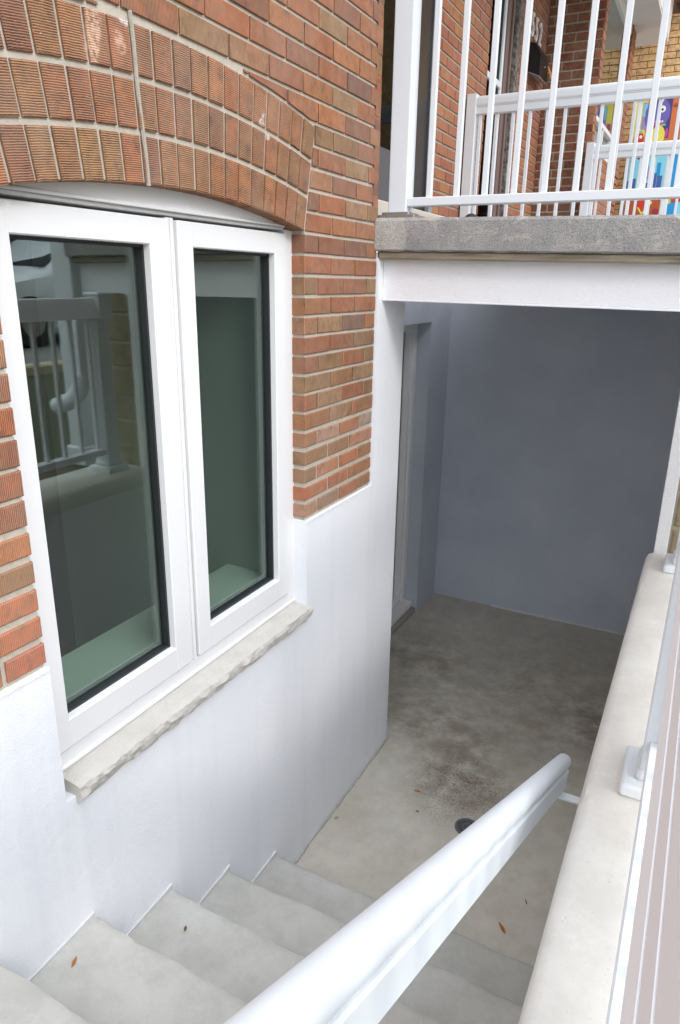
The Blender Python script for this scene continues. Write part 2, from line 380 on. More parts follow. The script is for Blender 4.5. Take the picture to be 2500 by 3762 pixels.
# ==================================================================== HOUSE (near, left)
house = thing('brick_house', 'brown rug-brick house with white stucco base and white arched window beside the stairwell', 'house', (0, 0, 0))
WL, WR = 1.005, 2.25          # window opening
YC = 1.6275
CRI, RI = 2.707, 3.1          # intrados crown and radius
def arcz(y, crown, rad): return crown - rad + math.sqrt(max(0, rad * rad - (y - YC) ** 2))
zs = arcz(WR, CRI, RI)        # spring height
ARCH_T = .345
CRE, RE = CRI + ARCH_T, RI + ARCH_T
HS = (WR - WL) / 2
skew = HS / RI
def skew_half(z): return HS + (z - zs) * math.tan(skew)
ZE_END = zs + ARCH_T * math.cos(math.asin(skew))
HE = skew_half(ZE_END)
def P_face(u, z, d): return (d, u, z)
BR = 2.85                     # right end of the brick face
def cut_arch(a, b):
    if b <= zs + .012: return [(WL, WL, WR, WR)]
    if a < ZE_END - .02:
        ha, hb = skew_half(max(a, zs)), skew_half(b)
        if a < zs: ha = HS
        return [(YC - ha, YC - hb, YC + ha, YC + hb)]
    return []
def arch_bottom(y, a):
    dy = abs(y - YC)
    return max(a, arcz(y, CRE, RE) + .007) if dy < HE else a
# mortar body with the window notch
def arc_pts(crown, rad, h, n=24): return [(YC - h + 2 * h * q / n, arcz(YC - h + 2 * h * q / n, crown, rad)) for q in range(n + 1)]
TOPZ = 6.2
YL = -3.2
mor = MB()
mor.prism([(YL, 1.585), (WL - .006, 1.585), (WL - .006, TOPZ), (YL, TOPZ)], 0, -.44, -.0065)
mor.prism([(WR + .006, 1.585), (BR - .004, 1.585), (BR - .004, TOPZ), (WR + .006, TOPZ)], 0, -.44, -.0065)
ap = arc_pts(CRI + .006, RI, HS + .0055)
mor.prism(ap + [(WR + .0055, TOPZ), (WL - .0055, TOPZ)], 0, -.44, -.0068)
mor.build('mortar_wall', M_MORTAR, house)
zbase = 1.594; HC = .0698
upper = wall_bricks(P_face, YL, BR, zbase + HC * 5, TOPZ, 0, .1, H=HC, phase=WR - .008, cut=cut_arch, clip=arch_bottom, mj=.008, mb=.0115)
upper.build('brick_facing', M_BRICK, house)
rnd_patch = wall_bricks(P_face, WR, BR, zbase - .002, zbase + HC * 5, 0, .1, L=.185, H=HC, phase=WR + .1, sink=lambda z: .019)
rnd_patch.build('brick_facing', M_BRICK_PATCH, house)['label'] = 'repointed orange and tan bricks right of the window'
low_left = wall_bricks(P_face, YL, WL, zbase - .002, zbase + HC * 5, 0, .1, H=HC, phase=WL + .09, sink=lambda z: .018)
low_left.build('brick_facing', M_BRICK_RED, house)['label'] = 'bright orange bricks left of the window'
# the arch: three rings of rowlocks
arch = thing('arch', '', '', (0, 0, 0)); del arch['label']; del arch['category']
bpy.data.objects.remove(arch)
ring_h = ARCH_T / 3
ab = Bricks()
for ring in range(3):
    r0, r1 = RI + ring * ring_h + (.007 if ring else .002), RI + (ring + 1) * ring_h - .007
    if ring == 2: r1 += .002
    n = 19; tot = 2 * math.asin(HS / RI)
    ztop = CRI - RI
    edges = [-tot / 2 + tot * q / n + (jit(.0008) if 0 < q < n else 0) for q in range(n + 1)]
    for q in range(n):
        g0, g1 = (.0046 + jit(.0012)) / r0, (.0046 + jit(.0012)) / r0
        a0, a1 = edges[q] + g0, edges[q + 1] - g1
        pts = [(YC + r0 * math.sin(a0), ztop + r0 * math.cos(a0)), (YC + r0 * math.sin(a1), ztop + r0 * math.cos(a1)),
               (YC + r1 * math.sin(a1), ztop + r1 * math.cos(a1)), (YC + r1 * math.sin(a0), ztop + r1 * math.cos(a0))]
        am = (a0 + a1) / 2
        ab.poly(pts, P_face, .001, .1, (math.sin(am), math.cos(am)), ch=.0035)
ab.build('brick_arch', M_BRICK_ARCH, house)
# crack sealed with caulk through the arch
cs = MB(); path = []
aa = -.049
for q in range(14):
    t = q / 13; r_ = RI - .002 + t * (ARCH_T + .02)
    path.append((-.002, YC + r_ * math.sin(aa) + .012 * math.sin(t * 9) * .15 + t * -.01, CRI - RI + r_ * math.cos(aa)))
cs.tube(path, .0055, 6); cs.build('sealed_crack', mortar_mat('crack_sealant', (.44, .40, .33)), house)
# corner return of the brick beside the porch (faces the porch)
ret = wall_bricks(lambda u, z, d: (u, BR + d, z), -.44, 0.0, 2.74, TOPZ, 0, .05)
ret.build('brick_return', M_BRICK, house)

# stucco base
stu = MB(); SX = .008
stu.prism([(YL, -.05), (WR, -.05), (WR, 1.19), (WL, 1.19), (WL, 1.588), (YL, 1.588)], 0, -.44, SX)
stu.build('stucco_wall', M_STUCCO, house)
s2 = MB()
s2.prism([(WR - .0005, -.05), (3.165, -.05), (3.165, 2.6), (2.852, 2.6), (2.852, 1.588), (WR - .0005, 1.588)], 0, -.44, SX)
s2.build('stucco_wall', M_STUCCO, house)['label'] = 'stucco strip under the brick jamb and beside the porch beam'
# drip lip where stucco meets the bricks
lp = MB(); lp.box(.0, .011, WR - .001, 2.851, 1.578, 1.592, .003); lp.box(.0, .011, YL, WL, 1.578, 1.592, .003)
lp.build('stucco_bead', M_STUCCO, house)

# stone sill with chipped front
bm = bmesh.new(); nx, nu = 5, 90
y0, y1, xf, xb, zt, zb = 1.035, 2.262, .030, -.075, 1.226, 1.172
rows = []
prof = [(xb, zt + .006), (xf - .055, zt + .003), (xf - .022, zt), (xf - .004, zt - .006), (xf, zt - .02), (xf - .003, zt - .038), (xf - .012, zb), (xb, zb)]
from mathutils import noise as mn
for q in range(nu + 1):
    y = y0 + (y1 - y0) * q / nu; row = []
    for j, (x, z) in enumerate(prof):
        dx = dz = 0
        if j in (3, 4, 5, 6):
            dx = mn.noise(Vector((y * 22, j * 1.3, 0))) * .010 + mn.noise(Vector((y * 70, j * 2.1, 5))) * .005
            dz = mn.noise(Vector((y * 25, j * 1.7, 9))) * .007 if j != 3 else mn.noise(Vector((y * 30, 3, 2))) * .004
        row.append(bm.verts.new((x + dx, y, z + dz)))
    rows.append(row)
for q in range(nu):
    for j in range(len(prof)):
        k2 = (j + 1) % len(prof); bm.faces.new((rows[q][j], rows[q][k2], rows[q + 1][k2], rows[q + 1][j]))
bm.faces.new(rows[0]); bm.faces.new(list(reversed(rows[-1])))
s_ = MB(); s_.bm(bm); s_.build('window_sill', M_STONE, house)

# window (part) with sub-parts
FX = -.055
wf = MB()
FZ0, FZ1 = 1.236, 2.650
wf.box(FX - .09, FX, .962, 1.030, FZ0, FZ1, .003)                 # left stile
wf.box(FX - .09, FX, 2.205, 2.262, FZ0, FZ1 + .0, .003)             # right stile
wf.box(FX - .088, FX - .002, 1.030, 2.205, FZ0, 1.284, .003)          # bottom rail
wf.box(FX - .088, FX - .004, 1.030, 2.205, 2.646, 2.662, .003)          # head
wf.box(FX - .088, FX - .003, 1.600, 1.631, 1.284, 2.641, .004)      # mullion
wf.box(FX - .006, FX + .004, 1.609, 1.6225, 1.285, 2.640, .003)
# arched infill panel
top = arc_pts(CRI + .02, RI, HS + .02)
wf.prism([(YC - HS - .02, 2.655)] + top + [(YC + HS + .02, 2.655)], 0, FX - .03, FX + .002)
wf.box(FX - .010, FX + .008, WL - .03, 2.262, 2.655, 2.664, .002)
wf.box(FX - .008, FX + .006, .97, 2.262, FZ0 - .004, FZ0 + .006, .002)
win = wf.build('window', M_VINYL, house)
def sash(y0_, y1_, z0_, z1_, gy0, gy1, gz0, gz1):
    m = MB(); X1 = FX + .006; X0 = FX - .05
    m.box(X0, X1, y0_, gy0, z0_, z1_, .003); m.box(X0, X1, gy1, y1_, z0_, z1_, .003)
    m.box(X0, X1 - .0005, gy0 - .004, gy1 + .004, z0_, gz0, .003); m.box(X0, X1 - .0005, gy0 - .004, gy1 + .004, gz1, z1_, .003)
    m.build('sash', M_VINYL, win)
    g = MB(); xo = FX - .004; w_ = .0075
    g.box(xo - .045, xo - .014, gy0 - .002, gy0 + w_, gz0, gz1); g.box(xo - .045, xo - .014, gy1 - w_, gy1 + .002, gz0, gz1)
    g.box(xo - .044, xo - .015, gy0 + w_, gy1 - w_, gz0 - .002, gz0 + w_); g.box(xo - .044, xo - .015, gy0 + w_, gy1 - w_, gz1 - w_, gz1 + .002)
    g.build('gasket', M_GASKET, win)
    p = MB(); p.box(xo - .036, xo - .030, gy0 + .001, gy1 - .001, gz0 + .001, gz1 - .001); p.build('glass_pane', M_GLASS, win)
    s3 = MB(); xs = xo - .036
    s3.box(xs - .012, xs - .004, gy0 + .003, gy0 + .018, gz0 + .003, gz1 - .003); s3.box(xs - .012, xs - .004, gy1 - .018, gy1 - .003, gz0 + .003, gz1 - .003)
    s3.box(xs - .0115, xs - .0045, gy0 + .018, gy1 - .018, gz0 + .003, gz0 + .017)
    s3.build('spacer', M_STEEL, win)
sash(1.034, 1.5965, 1.288, 2.636, 1.090, 1.521, 1.371, 2.568)
sash(1.6345, 2.201, 1.288, 2.636, 1.701, 2.132, 1.371, 2.568)
# room behind the window
st = MB(); st.box(-.345, -.146, .9, 2.2, 1.33, 1.358, .004); st.build('window_board', M_WHITEWOOD, house)
rv = MB(); rv.box(-1.3, -.15, 2.195, 2.26, .3, 2.75); rv.box(-.36, -.15, .86, .93, 1.2, 2.75); rv.box(-.36, -.15, .93, 2.195, 2.665, 2.75)
rv.box(-.36, -.345, .93, 2.195, .9, 1.329)
rv.build('window_reveal', M_DRYWALL, house)
rm = MB(); rm.box(-3.5, -3.45, -2, 2.84, .2, 3); rm.box(-3.45, -.45, 2.82, 2.84, .2, 3); rm.box(-3.45, -.45, -2, -1.98, .2, 3)
rm.box(-3.45, -.45, -1.98, 2.82, .15, .2); rm.box(-3.45, -.45, -1.98, 2.82, 2.95, 3)
rm.build('interior_room', M_INTD, house)

# recess wall (lower, with patio door) and upper wall
RX = -.44
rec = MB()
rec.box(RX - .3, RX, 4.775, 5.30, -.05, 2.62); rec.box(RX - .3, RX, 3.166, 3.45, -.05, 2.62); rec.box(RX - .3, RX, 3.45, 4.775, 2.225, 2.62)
rec.build('stucco_wall', M_STUCCO_SHADE, house)['label'] = 'stucco wall, coloured darker as in shade, around the basement door under the porch'
df = MB()
df.box(RX - .22, RX - .10, 4.715, 4.7745, .085, 2.2245, .004); df.box(RX - .16, RX - .115, 4.675, 4.715, .12, 2.17, .003)
df.box(RX - .22, RX - .10, 3.452, 3.53, .085, 2.2245, .004); df.box(RX - .22, RX - .101, 3.53, 4.715, 2.165, 2.2245, .004)
df.box(RX - .22, RX - .035, 3.452, 4.7735, .042, .085, .005); df.box(RX - .22, RX - .11, 3.53, 4.70, .10, .125, .004)
door = df.build('basement_door', paint('door_vinyl', (.90, .90, .88), .4), house)
dl = MB(); dl.box(RX - .21, RX - .17, 4.59, 4.67, .128, 2.16, .003); dl.box(RX - .21, RX - .17, 3.54, 3.62, .128, 2.16, .003); dl.box(RX - .209, RX - .171, 3.62, 4.59, .128, .22, .003); dl.box(RX - .209, RX - .171, 3.62, 4.59, 2.07, 2.16, .003)
dl.build('sliding_leaf', M_VINYL, door)
dg = MB(); dg.box(RX - .195, RX - .188, 3.62, 4.59, .22, 2.07); dg.build('door_glass', M_GLASS_DK, door)
db = MB(); db.box(RX - .6, RX - .4, 3.4, 4.9, 0, 2.5); db.build('dark_hall', M_INTD, door)
cb_ = MB(); cb_.box(RX - .25, RX - .006, 3.40, 4.77, -.02, .040, .008); cb_.build('door_curb', concrete('dark_concrete', (.34, .32, .27), (.44, .41, .35)), house)

# upper wall at the back of the porch
PF = 2.735
uw = MB(); uw.box(RX - .25, RX - .0065, BR + .02, 3.40, PF + .02, TOPZ); uw.box(RX - .25, RX - .0065, 4.625, 5.66, PF + .02, TOPZ)
uw.box(RX - .25, RX - .0065, 3.40, 4.625, 4.95, TOPZ)
uw.build('mortar_wall', M_MORTAR_FAR, house)
P_rec = lambda u, z, d: (RX + d, u, z)
wall_bricks(P_rec, 4.63, 5.655, 2.91, TOPZ, 0, .08, L=.205, phase=.07, mb=.014).build('brick_facing', M_BRICK_FAR, house)
wall_bricks(P_rec, 2.87, 3.40, 2.91, TOPZ, 0, .08, L=.205, mb=.014).build('brick_facing', M_BRICK_FAR, house)
bd = MB(); bd.box(RX - .12, RX - .02, 3.40, 3.47, 2.90, 4.95, .004); bd.box(RX - .12, RX - .015, 4.27, 4.565, 2.90, 4.95, .004); bd.box(RX - .12, RX - .02, 3.47, 4.27, 4.85, 4.95, .004)
bdo = bd.build('porch_door', M_BLACK, house)
b2 = MB(); b2.box(RX - .08, RX - .03, 3.47, 3.56, 2.91, 4.85, .004); b2.box(RX - .08, RX - .03, 4.19, 4.27, 2.91, 4.85, .004); b2.box(RX - .079, RX - .031, 3.56, 4.19, 2.91, 3.19, .004)
b2.build('storm_door_frame', M_CHAR, bdo)
b3 = MB(); b3.box(RX - .06, RX - .05, 3.56, 4.19, 3.19, 4.85); b3.build('door_glass', M_GLASS_DK, bdo)
b4 = MB(); b4.box(RX - .10, RX + .012, 4.566, 4.625, 2.90, 4.95, .004); b4.build('metal_strip', M_GREYMETAL, bdo)
b5 = MB(); b5.box(RX - .24, RX - .2, 3.4, 4.62, 2.8, 4.95); b5.build('hall_backing', M_BLACK, bdo)
sl_ = MB(); sl_.box(RX, RX + .05, 2.92, 4.95, PF + .025, 2.903, .006); sl_.build('base_board', M_BEIGE, house)

# ==================================================================== PORCH (slab, beam, pillar, back wall, foundation)
porch = thing('concrete_porch', 'weathered grey concrete porch slab on a white stucco beam over the basement entrance', 'porch', (.6, 4.0, 0))
pb = MB()
def tilt(o, x0=0.0, k_=-.013, fl=None):
    for v in o.data.vertices: v.co.z += k_ * (v.co.x + .6 - x0)
    return o
bm = bmesh.new(); n = 70
X0s, X1s = -.005, 1.62
pr_ = [(2.84, 2.606), (2.831, 2.612), (2.828, 2.67), (2.829, 2.722), (2.838, 2.734), (5.3, 2.735), (5.3, 2.606)]
rows = []
for q in range(n + 1):
    x = X0s + (X1s - X0s) * q / n; row = []
    for j, (y, z) in enumerate(pr_):
        dy = mn.noise(Vector((x * 14, j * 2, 1))) * .004 if j in (1, 2, 3) else 0
        dz = mn.noise(Vector((x * 18, j * 2, 6))) * .003 if j in (0, 1, 3, 4) else 0
        row.append(bm.verts.new((x, y + dy, z + dz)))
    rows.append(row)
for q in range(n):
    for j in range(len(pr_)):
        k2 = (j + 1) % len(pr_); bm.faces.new((rows[q][j], rows[q + 1][j], rows[q + 1][k2], rows[q][k2]))
bm.faces.new(rows[0]); bm.faces.new(list(reversed(rows[-1])))
pb.bm(bm); tilt(pb.build('slab', M_SLAB, porch))
lp = MB(); lp.box(-.002, 1.60, 2.852, 2.92, 2.575, 2.607, .006); tilt(lp.build('slab_lip', M_LIP, porch))
be = MB(); be.box(.0085, 1.60, 2.905, 3.15, 2.415, 2.586, .002); tilt(be.build('beam', M_STUCCO, porch), k_=-.008)
be = MB(); be.box(.0085, 1.29, 2.902, 2.915, 2.407, 2.4155, .002); tilt(be.build('beam_drip_bead', M_STUCCO, porch), k_=-.008)
pil = MB(); pil.box(1.231, 1.278, 2.906, 3.30, 1.40, 2.405, .003); pil.build('pillar', M_STUCCO, porch)
iw = MB(); iw.box(1.26, 1.60, 3.28, 5.30, -.05, 2.60); iw.box(1.262, 1.598, 2.96, 3.28, -.05, 2.60); iw.build('side_wall', M_STUCCO, porch)
bw = MB(); bw.box(RX + .0005, 1.259, 5.175, 5.299, -.05, 2.60); bw.build('back_wall', M_STUCCO_SHADE, porch)
# mortar smear along the foot of the back wall
sm = MB()
for q in range(46):
    x = RX + .5 + q * .026 + jit(.006)
    x = RX + .5 + q * .026
    if x < 1.2: sm.box(x - .003, x + .0262, 5.160 - random.uniform(0, .008), 5.176, -.001, random.uniform(.003, .014))
sm.build('mortar_smears', M_CAULK, porch)
# fieldstone foundation right of the pillar, built of courses
fs = Bricks()
z = 1.30
rr = 0
while z < 2.56:
    h = random.uniform(.13, .17); u = 1.281 + (0 if rr % 2 else -.0); first = True
    zt = min(z + h, 2.572)
    while u < 1.60:
        L_ = random.uniform(.16, .3); 
        e = min(u + L_, 1.60)
        if 1.60 - e < .08: e = 1.60
        fs.poly([(u + .004, z + .005), (e - .004, z + .006), (e - .005, zt - .005), (u + .005, zt - .006)], lambda u_, z_, d: (u_, 2.915 - d, z_), 0.0, .03, ch=.008)
        u = e
    z = zt; rr += 1
fs.build('foundation_stones', M_FIELD, porch)
fb = MB(); fb.box(1.2795, 1.602, 2.922, 2.962, 1.28, 2.60); fb.build('foundation_bedding', concrete('sand_mortar', (.36, .31, .23), (.44, .39, .30)), porch)

# alcove / well floor, ground
g = MB(); g.box(-.80, 1.5, 1.85, 5.3, -.2, 0.0); struct(g.build('floor', M_FLOOR))
k = NB('ground_mulch'); c = k.mix(k.ramp(k.noise(9, 6, .7), [(.35, 0), (.65, 1)]), (.09, .06, .04), (.22, .17, .12))
k.color(k.mix(k.ramp(k.noise(60, 3), [(.5, 0), (.7, .6)]), c, (.30, .24, .17))); k.rough(1); k.bump(k.noise(60, 5), 1, .03); M_MULCH = k.m
k = NB('driveway'); k.color(k.mix(k.noise(40, 5), (.17, .17, .165), (.26, .255, .25))); k.rough(.95); M_DRIVE = k.m
k = NB('grass_ground'); k.color(k.mix(k.noise(30, 6, .7), (.05, .055, .035), (.10, .105, .065))); k.rough(1); M_GRASSG = k.m
gv, gf = [], []
xs = [1.485, 1.7, 2.4, 3.2, 4.2, 6, 9, 14, 30, 120]; ys = [-120, -30, -10, -4, 0, 2.9, 6, 12, 30, 120]
def gz(x): return 1.375 if x < 2 else (1.375 + min(1, (x - 2) / 2.4) * .25)
for y in ys:
    for x in xs: gv.append((x, y, gz(x)))
for a in range(len(ys) - 1):
    for b in range(len(xs) - 1):
        i = a * len(xs) + b; gf.append((i, i + 1, i + len(xs) + 1, i + len(xs)))
gr_o = struct(mesh_obj('ground', gv, gf, M_GRASSG))
gm = MB(); gm.prism([(1.49, 1.30), (1.49, 1.385), (2.1, 1.387), (2.6, 1.42), (2.6, 1.30)], 1, -8, 2.9); struct(gm.build('mulch_bed', M_MULCH))
gd = MB(); gd.prism([(4.3, 1.5), (4.3, 1.632), (9.5, 1.634), (9.5, 1.5)], 1, -30, 40); struct(gd.build('driveway', M_DRIVE))
gc = MB(); gc.box(4.12, 4.30, -30, 40, 1.5, 1.69, .02); struct(gc.build('kerb', concrete('kerb_concrete', (.5, .45, .3), (.6, .54, .38))))
ld = MB(); ld.box(.0085, 1.49, -8, .10, 1.15, 1.352, .008); struct(ld.build('landing', M_STEP))
lg = MB(); lg.box(-60, 1.49, -120, -8, 1.1, 1.35); struct(lg.build('front_path', M_STEP))

M_CAULKC = concrete('skim_concrete', (.60, .60, .59), (.70, .70, .69))
# ==================================================================== STAIRS
stairs = thing('concrete_stairs', 'pale grey concrete steps descending along the stucco wall to the basement floor', 'stairs', (.6, 1.2, 0))
noses = [(1.985, .184), (1.668, .386), (1.359, .583), (1.047, .771), (.735, .963), (.42, 1.155)]
for i_, (yn, zn) in enumerate(noses):
    yb = (noses[i_ + 1][0] + .02) if i_ + 1 < len(noses) else .08
    bm = bmesh.new(); nseg = 90; rows = []
    pf = [(yb, zn + .002), (yn - .03, zn), (yn - .012, zn - .0015), (yn - .003, zn - .007), (yn, zn - .018), (yn - .012, zn - .19), (yb, zn - .19)]
    for q in range(nseg + 1):
        x = .0085 + 1.222 * q / nseg; row = []
        for j, (y, z) in enumerate(pf):
            dy = mn.noise(Vector((x * 6, yn * 5, j * .1))) * .008 + mn.noise(Vector((x * 34, yn * 5, j * .4))) * .003 if j in (1, 2, 3, 4, 5) else 0
            dz = mn.noise(Vector((x * 8, yn * 7, 4 + j * .2))) * .003 + mn.noise(Vector((x * 30, yn * 7, 9 + j))) * .0022 if j in (2, 3) else 0
            row.append(bm.verts.new((x, y + dy, z + dz)))
        rows.append(row)
    for q in range(nseg):
        for j in range(len(pf)):
            k2 = (j + 1) % len(pf); bm.faces.new((rows[q][j], rows[q + 1][j], rows[q + 1][k2], rows[q][k2]))
    bm.faces.new(rows[0]); bm.faces.new(list(reversed(rows[-1])))
    m = MB(); m.bm(bm); stp = m.build('step', M_STEP, stairs, smooth=True)
    sk = MB()
    pts = [(yb - .01, zn - .002)] + [(yn - .004, zn - .004), (yn - .002, zn + .020 + jit(.003)), (yn - .03, zn + .017), (yn - .12, zn + .014 + jit(.003)), (yb + .02, zn + .008), (yb - .01, zn + .006)]
    sk.prism(pts, 0, .0085, .0155); sk.build('skirting_strip', M_CAULKC, stp)
fl = MB()
for q in range(30):
    y = 1.98 + q * .04; 
    if y < 3.16: fl.box(.0085, .0085 + random.uniform(.006, .012), y, y + .041, 0, random.uniform(.006, .012))
fl.build('floor_caulk_strip', concrete('caulk_concrete', (.42, .41, .38), (.5, .49, .46)), stairs)

# ==================================================================== RETAINING WALL
rw = thing('retaining_wall', 'low concrete retaining wall with pale rounded coping along the open side of the stairwell', 'wall', (1.35, 1.3, 0))
m = MB(); m.box(1.236, 1.478, -.6, 2.905, -.05, 1.385); m.build('wall_body', M_STUCCO, rw)
bm = bmesh.new(); n = 110; rows = []
pf = [(1.215, 1.382), (1.207, 1.392), (1.204, 1.42), (1.207, 1.452), (1.216, 1.470), (1.232, 1.478), (1.30, 1.479), (1.40, 1.479), (1.495, 1.477), (1.505, 1.468), (1.505, 1.382)]
for q in range(n + 1):
    y = -.6 + 3.485 * q / n; row = []
    for j, (x, z) in enumerate(pf):
        dx = mn.noise(Vector((y * 9, j * .6, 2))) * .0010 if 1 <= j <= 5 else 0
        dz = mn.noise(Vector((y * 5, x * 20, 7))) * .0014 if j in (5, 6, 7) else 0
        row.append(bm.verts.new((x + dx, y, z + dz)))
    rows.append(row)
for q in range(n):
    for j in range(len(pf)):
        k2 = (j + 1) % len(pf); bm.faces.new((rows[q][j], rows[q + 1][j], rows[q + 1][k2], rows[q][k2]))
bm.faces.new(rows[0]); bm.faces.new(list(reversed(rows[-1])))
m = MB(); m.bm(bm); m.build('coping', M_COPING, rw, smooth=True)

# ==================================================================== RAILINGS
def loft_profile(prof, path_fn, ts, caps=True):
    """prof: list of (a, b) ; path_fn(t, a, b) -> world"""
    m = MB(); n = len(prof); 
    for t in ts: m.v += [path_fn(t, a, b) for a, b in prof]
    for q in range(len(ts) - 1):
        for j in range(n): m.f.append((q * n + j, q * n + (j + 1) % n, (q + 1) * n + (j + 1) % n, (q + 1) * n + j)); m.m.append(0)
    if caps: m.f += [tuple(range(n)), tuple((len(ts) - 1) * n + q for q in reversed(range(n)))]; m.m += [0, 0]
    return m
half = [(.0425, 0), (.0455, .003)]
def lean(z_): return .0455 - .30 * z_
for b__ in (.010, .021, .037, .055, .074): half += [(lean(b__), b__), (lean(b__) - .0035, b__ + .0004), (lean(b__) - .0035, b__ + .0016), (lean(b__ + .0016) - .0002, b__ + .0019)]
half += [(lean(.090), .090), (.014, .099), (.006, .102)]
RAILP = half + [(-a, b) for a, b in reversed(half)]
halfp = [(.0215, 0), (.0235, .003), (.0235, .034), (.0265, .038), (.0265, .041), (.030, .044), (.0315, .050), (.0315, .074), (.029, .084), (.020, .091), (.008, .093)]
RAILQ = halfp + [(-a, b) for a, b in reversed(halfp)]
half2 = [(.026, 0), (.030, .004), (.030, .028), (.033, .031), (.033, .055), (.031, .066), (.024, .074), (.010, .078)]
RAILP2 = half2 + [(-a, b) for a, b in reversed(half2)]

def plate(m, cx, cy, z, s, h=.03):
    m.box(cx - s, cx + s, cy - s, cy + s, z, z + h, .008, seg=3)
    m.box(cx - s * .66, cx + s * .66, cy - s * .66, cy + s * .66, z + h * .95, z + h + .028, .010, seg=2)

# guard on the coping
gx = 1.353
guard = thing('guard_railing', 'white aluminium guard railing standing on the coping beside the stairwell, seen from above', 'railing', (gx, 1.3, 1.479))
ts = [-.6, 2.80]
loft_profile(RAILP, lambda t, a, b: (gx + a, t, 2.283 + b), ts).build('top_rail', paint('lightened_white_aluminium', (.89, .925, .945), .7), guard)  # aluminium paint lightened here to make up for the dim inner face
for y in (.07, 1.41, 2.75):
    m = MB(); m.box(gx - .044, gx + .044, y - .044, y + .044, 1.50, 2.284, .004, seg=2)
    if y > 2: m.box(gx - .0445, gx + .0445, y - .0445 + .03, y + .0445 + .03, 2.27, 2.395, .004); m.box(gx - .055, gx + .055, y - .055 + .03, y + .055 + .03, 2.394, 2.412, .006)
    po = m.build('post', M_ALU, guard)
    b_ = MB(); plate(b_, gx, y, 1.479, .076); b_.build('base_plate', M_ALU, po)
for (a, b) in ((-.6, .026), (.114, 1.366), (1.454, 2.706)):
    m = MB(); m.box(gx - .0345, gx + .024, a, b, 1.572, 1.606, .003); 
    m.build('bottom_rail', M_ALU, guard)
bal_me = None
def baluster(parent, x, y, z0, z1, s=.0095, mat=None):
    m = MB(); m.box(x - s, x + s, y - s, y + s, z0, z1, .0015); return m.build('baluster', mat or M_ALU, parent)
def bal_row(parent, pts, z0, z1, s=.0095):
    first = None
    off = Vector(parent.location)
    for (x, y) in pts:
        if first is None:
            first = baluster(parent, 0 + off.x, 0 + off.y, z0, z1, s); o = first
        else:
            o = first.copy(); COL.objects.link(o); o.parent = parent
        o.location = (x - off.x, y - off.y, 0)
bal_row(guard, [(gx + .004, 1.125 + .1115 * q) for q in range(-14, 15) if not any(abs(1.125 + .1115 * q - p) < .05 for p in (.07, 1.41, 2.75))], 1.60, 2.29)

# porch front railing
fr_y = 2.945
prail = thing('porch_railing', 'white aluminium railing on the near edge of the porch slab, closest to the brick corner', 'railing', (.6, fr_y, PF), 'white railings on the porches')
m = MB(); m.box(.020, .100, 2.905, 2.985, PF + .006, 3.72, .004, seg=2); m.box(.010, .110, 2.895, 2.995, 3.72, 3.745, .006); po = m.build('post', M_ALU, prail)
m = MB(); m.box(-.035, .155, 2.86, 3.03, PF - .004, PF + .012, .003); m.box(-.0, .12, 2.885, 3.005, PF + .011, PF + .024, .003); m.build('base_plate', M_STEEL, po)
m = MB(); m.box(.1005, 1.66, 2.915, 2.96, 2.781, 2.815, .003); m.build('bottom_rail', M_ALU, prail)
m = MB(); m.box(1.54, 1.62, 2.905, 2.985, PF - .02, 3.72, .004, seg=2); m.build('post', M_ALU, prail)
loft_profile(RAILQ, lambda t, a, b: (t, 2.938 + a, 3.62 + b * 1.2), [.1005, 1.54]).build('top_rail', M_ALU, prail)
bal_row(prail, [(.187 + .1155 * q, 2.938) for q in range(0, 12)], 2.81, 3.63, .0105)

# second railing, far side of the porch
r2 = thing('porch_railing', 'white aluminium railing across the middle of the porch, its post beside the brick wall', 'railing', (.3, 5.22, PF), 'white railings on the porches')
m = MB(); m.box(-.430, -.362, 5.19, 5.258, PF, 3.705, .004, seg=2); m.build('post', M_ALU, r2)
loft_profile(RAILQ, lambda t, a, b: (t, 5.225 + a, 3.580 + b * 1.2), [-.362, 1.55]).build('top_rail', M_ALU, r2)
m = MB(); m.box(-.362, 1.55, 5.205, 5.245, 2.80, 2.832, .003); m.build('bottom_rail', M_ALU, r2)
bal_row(r2, [(-.335 + .1135 * q, 5.225) for q in range(0, 17)], 2.82, 3.59, .0105)

# third railing beyond the next porch
r3 = thing('porch_railing', 'white aluminium railing on the farthest porch, its post beside the shade-darkened brick pier', 'railing', (.5, 7.32, PF), 'white railings on the porches')
m = MB(); m.box(.030, .100, 7.28, 7.35, PF, 3.71, .004, seg=2); m.build('post', M_ALU, r3)
loft_profile(RAILQ, lambda t, a, b: (t, 7.315 + a, 3.575 + b * 1.2), [.100, 1.65]).build('top_rail', M_ALU, r3)
m = MB(); m.box(.10, 1.65, 7.295, 7.335, 2.80, 2.832, .003); m.build('bottom_rail', M_ALU, r3)
bal_row(r3, [(.165 + .1135 * q, 7.315) for q in range(0, 13)], 2.82, 3.59, .0105)

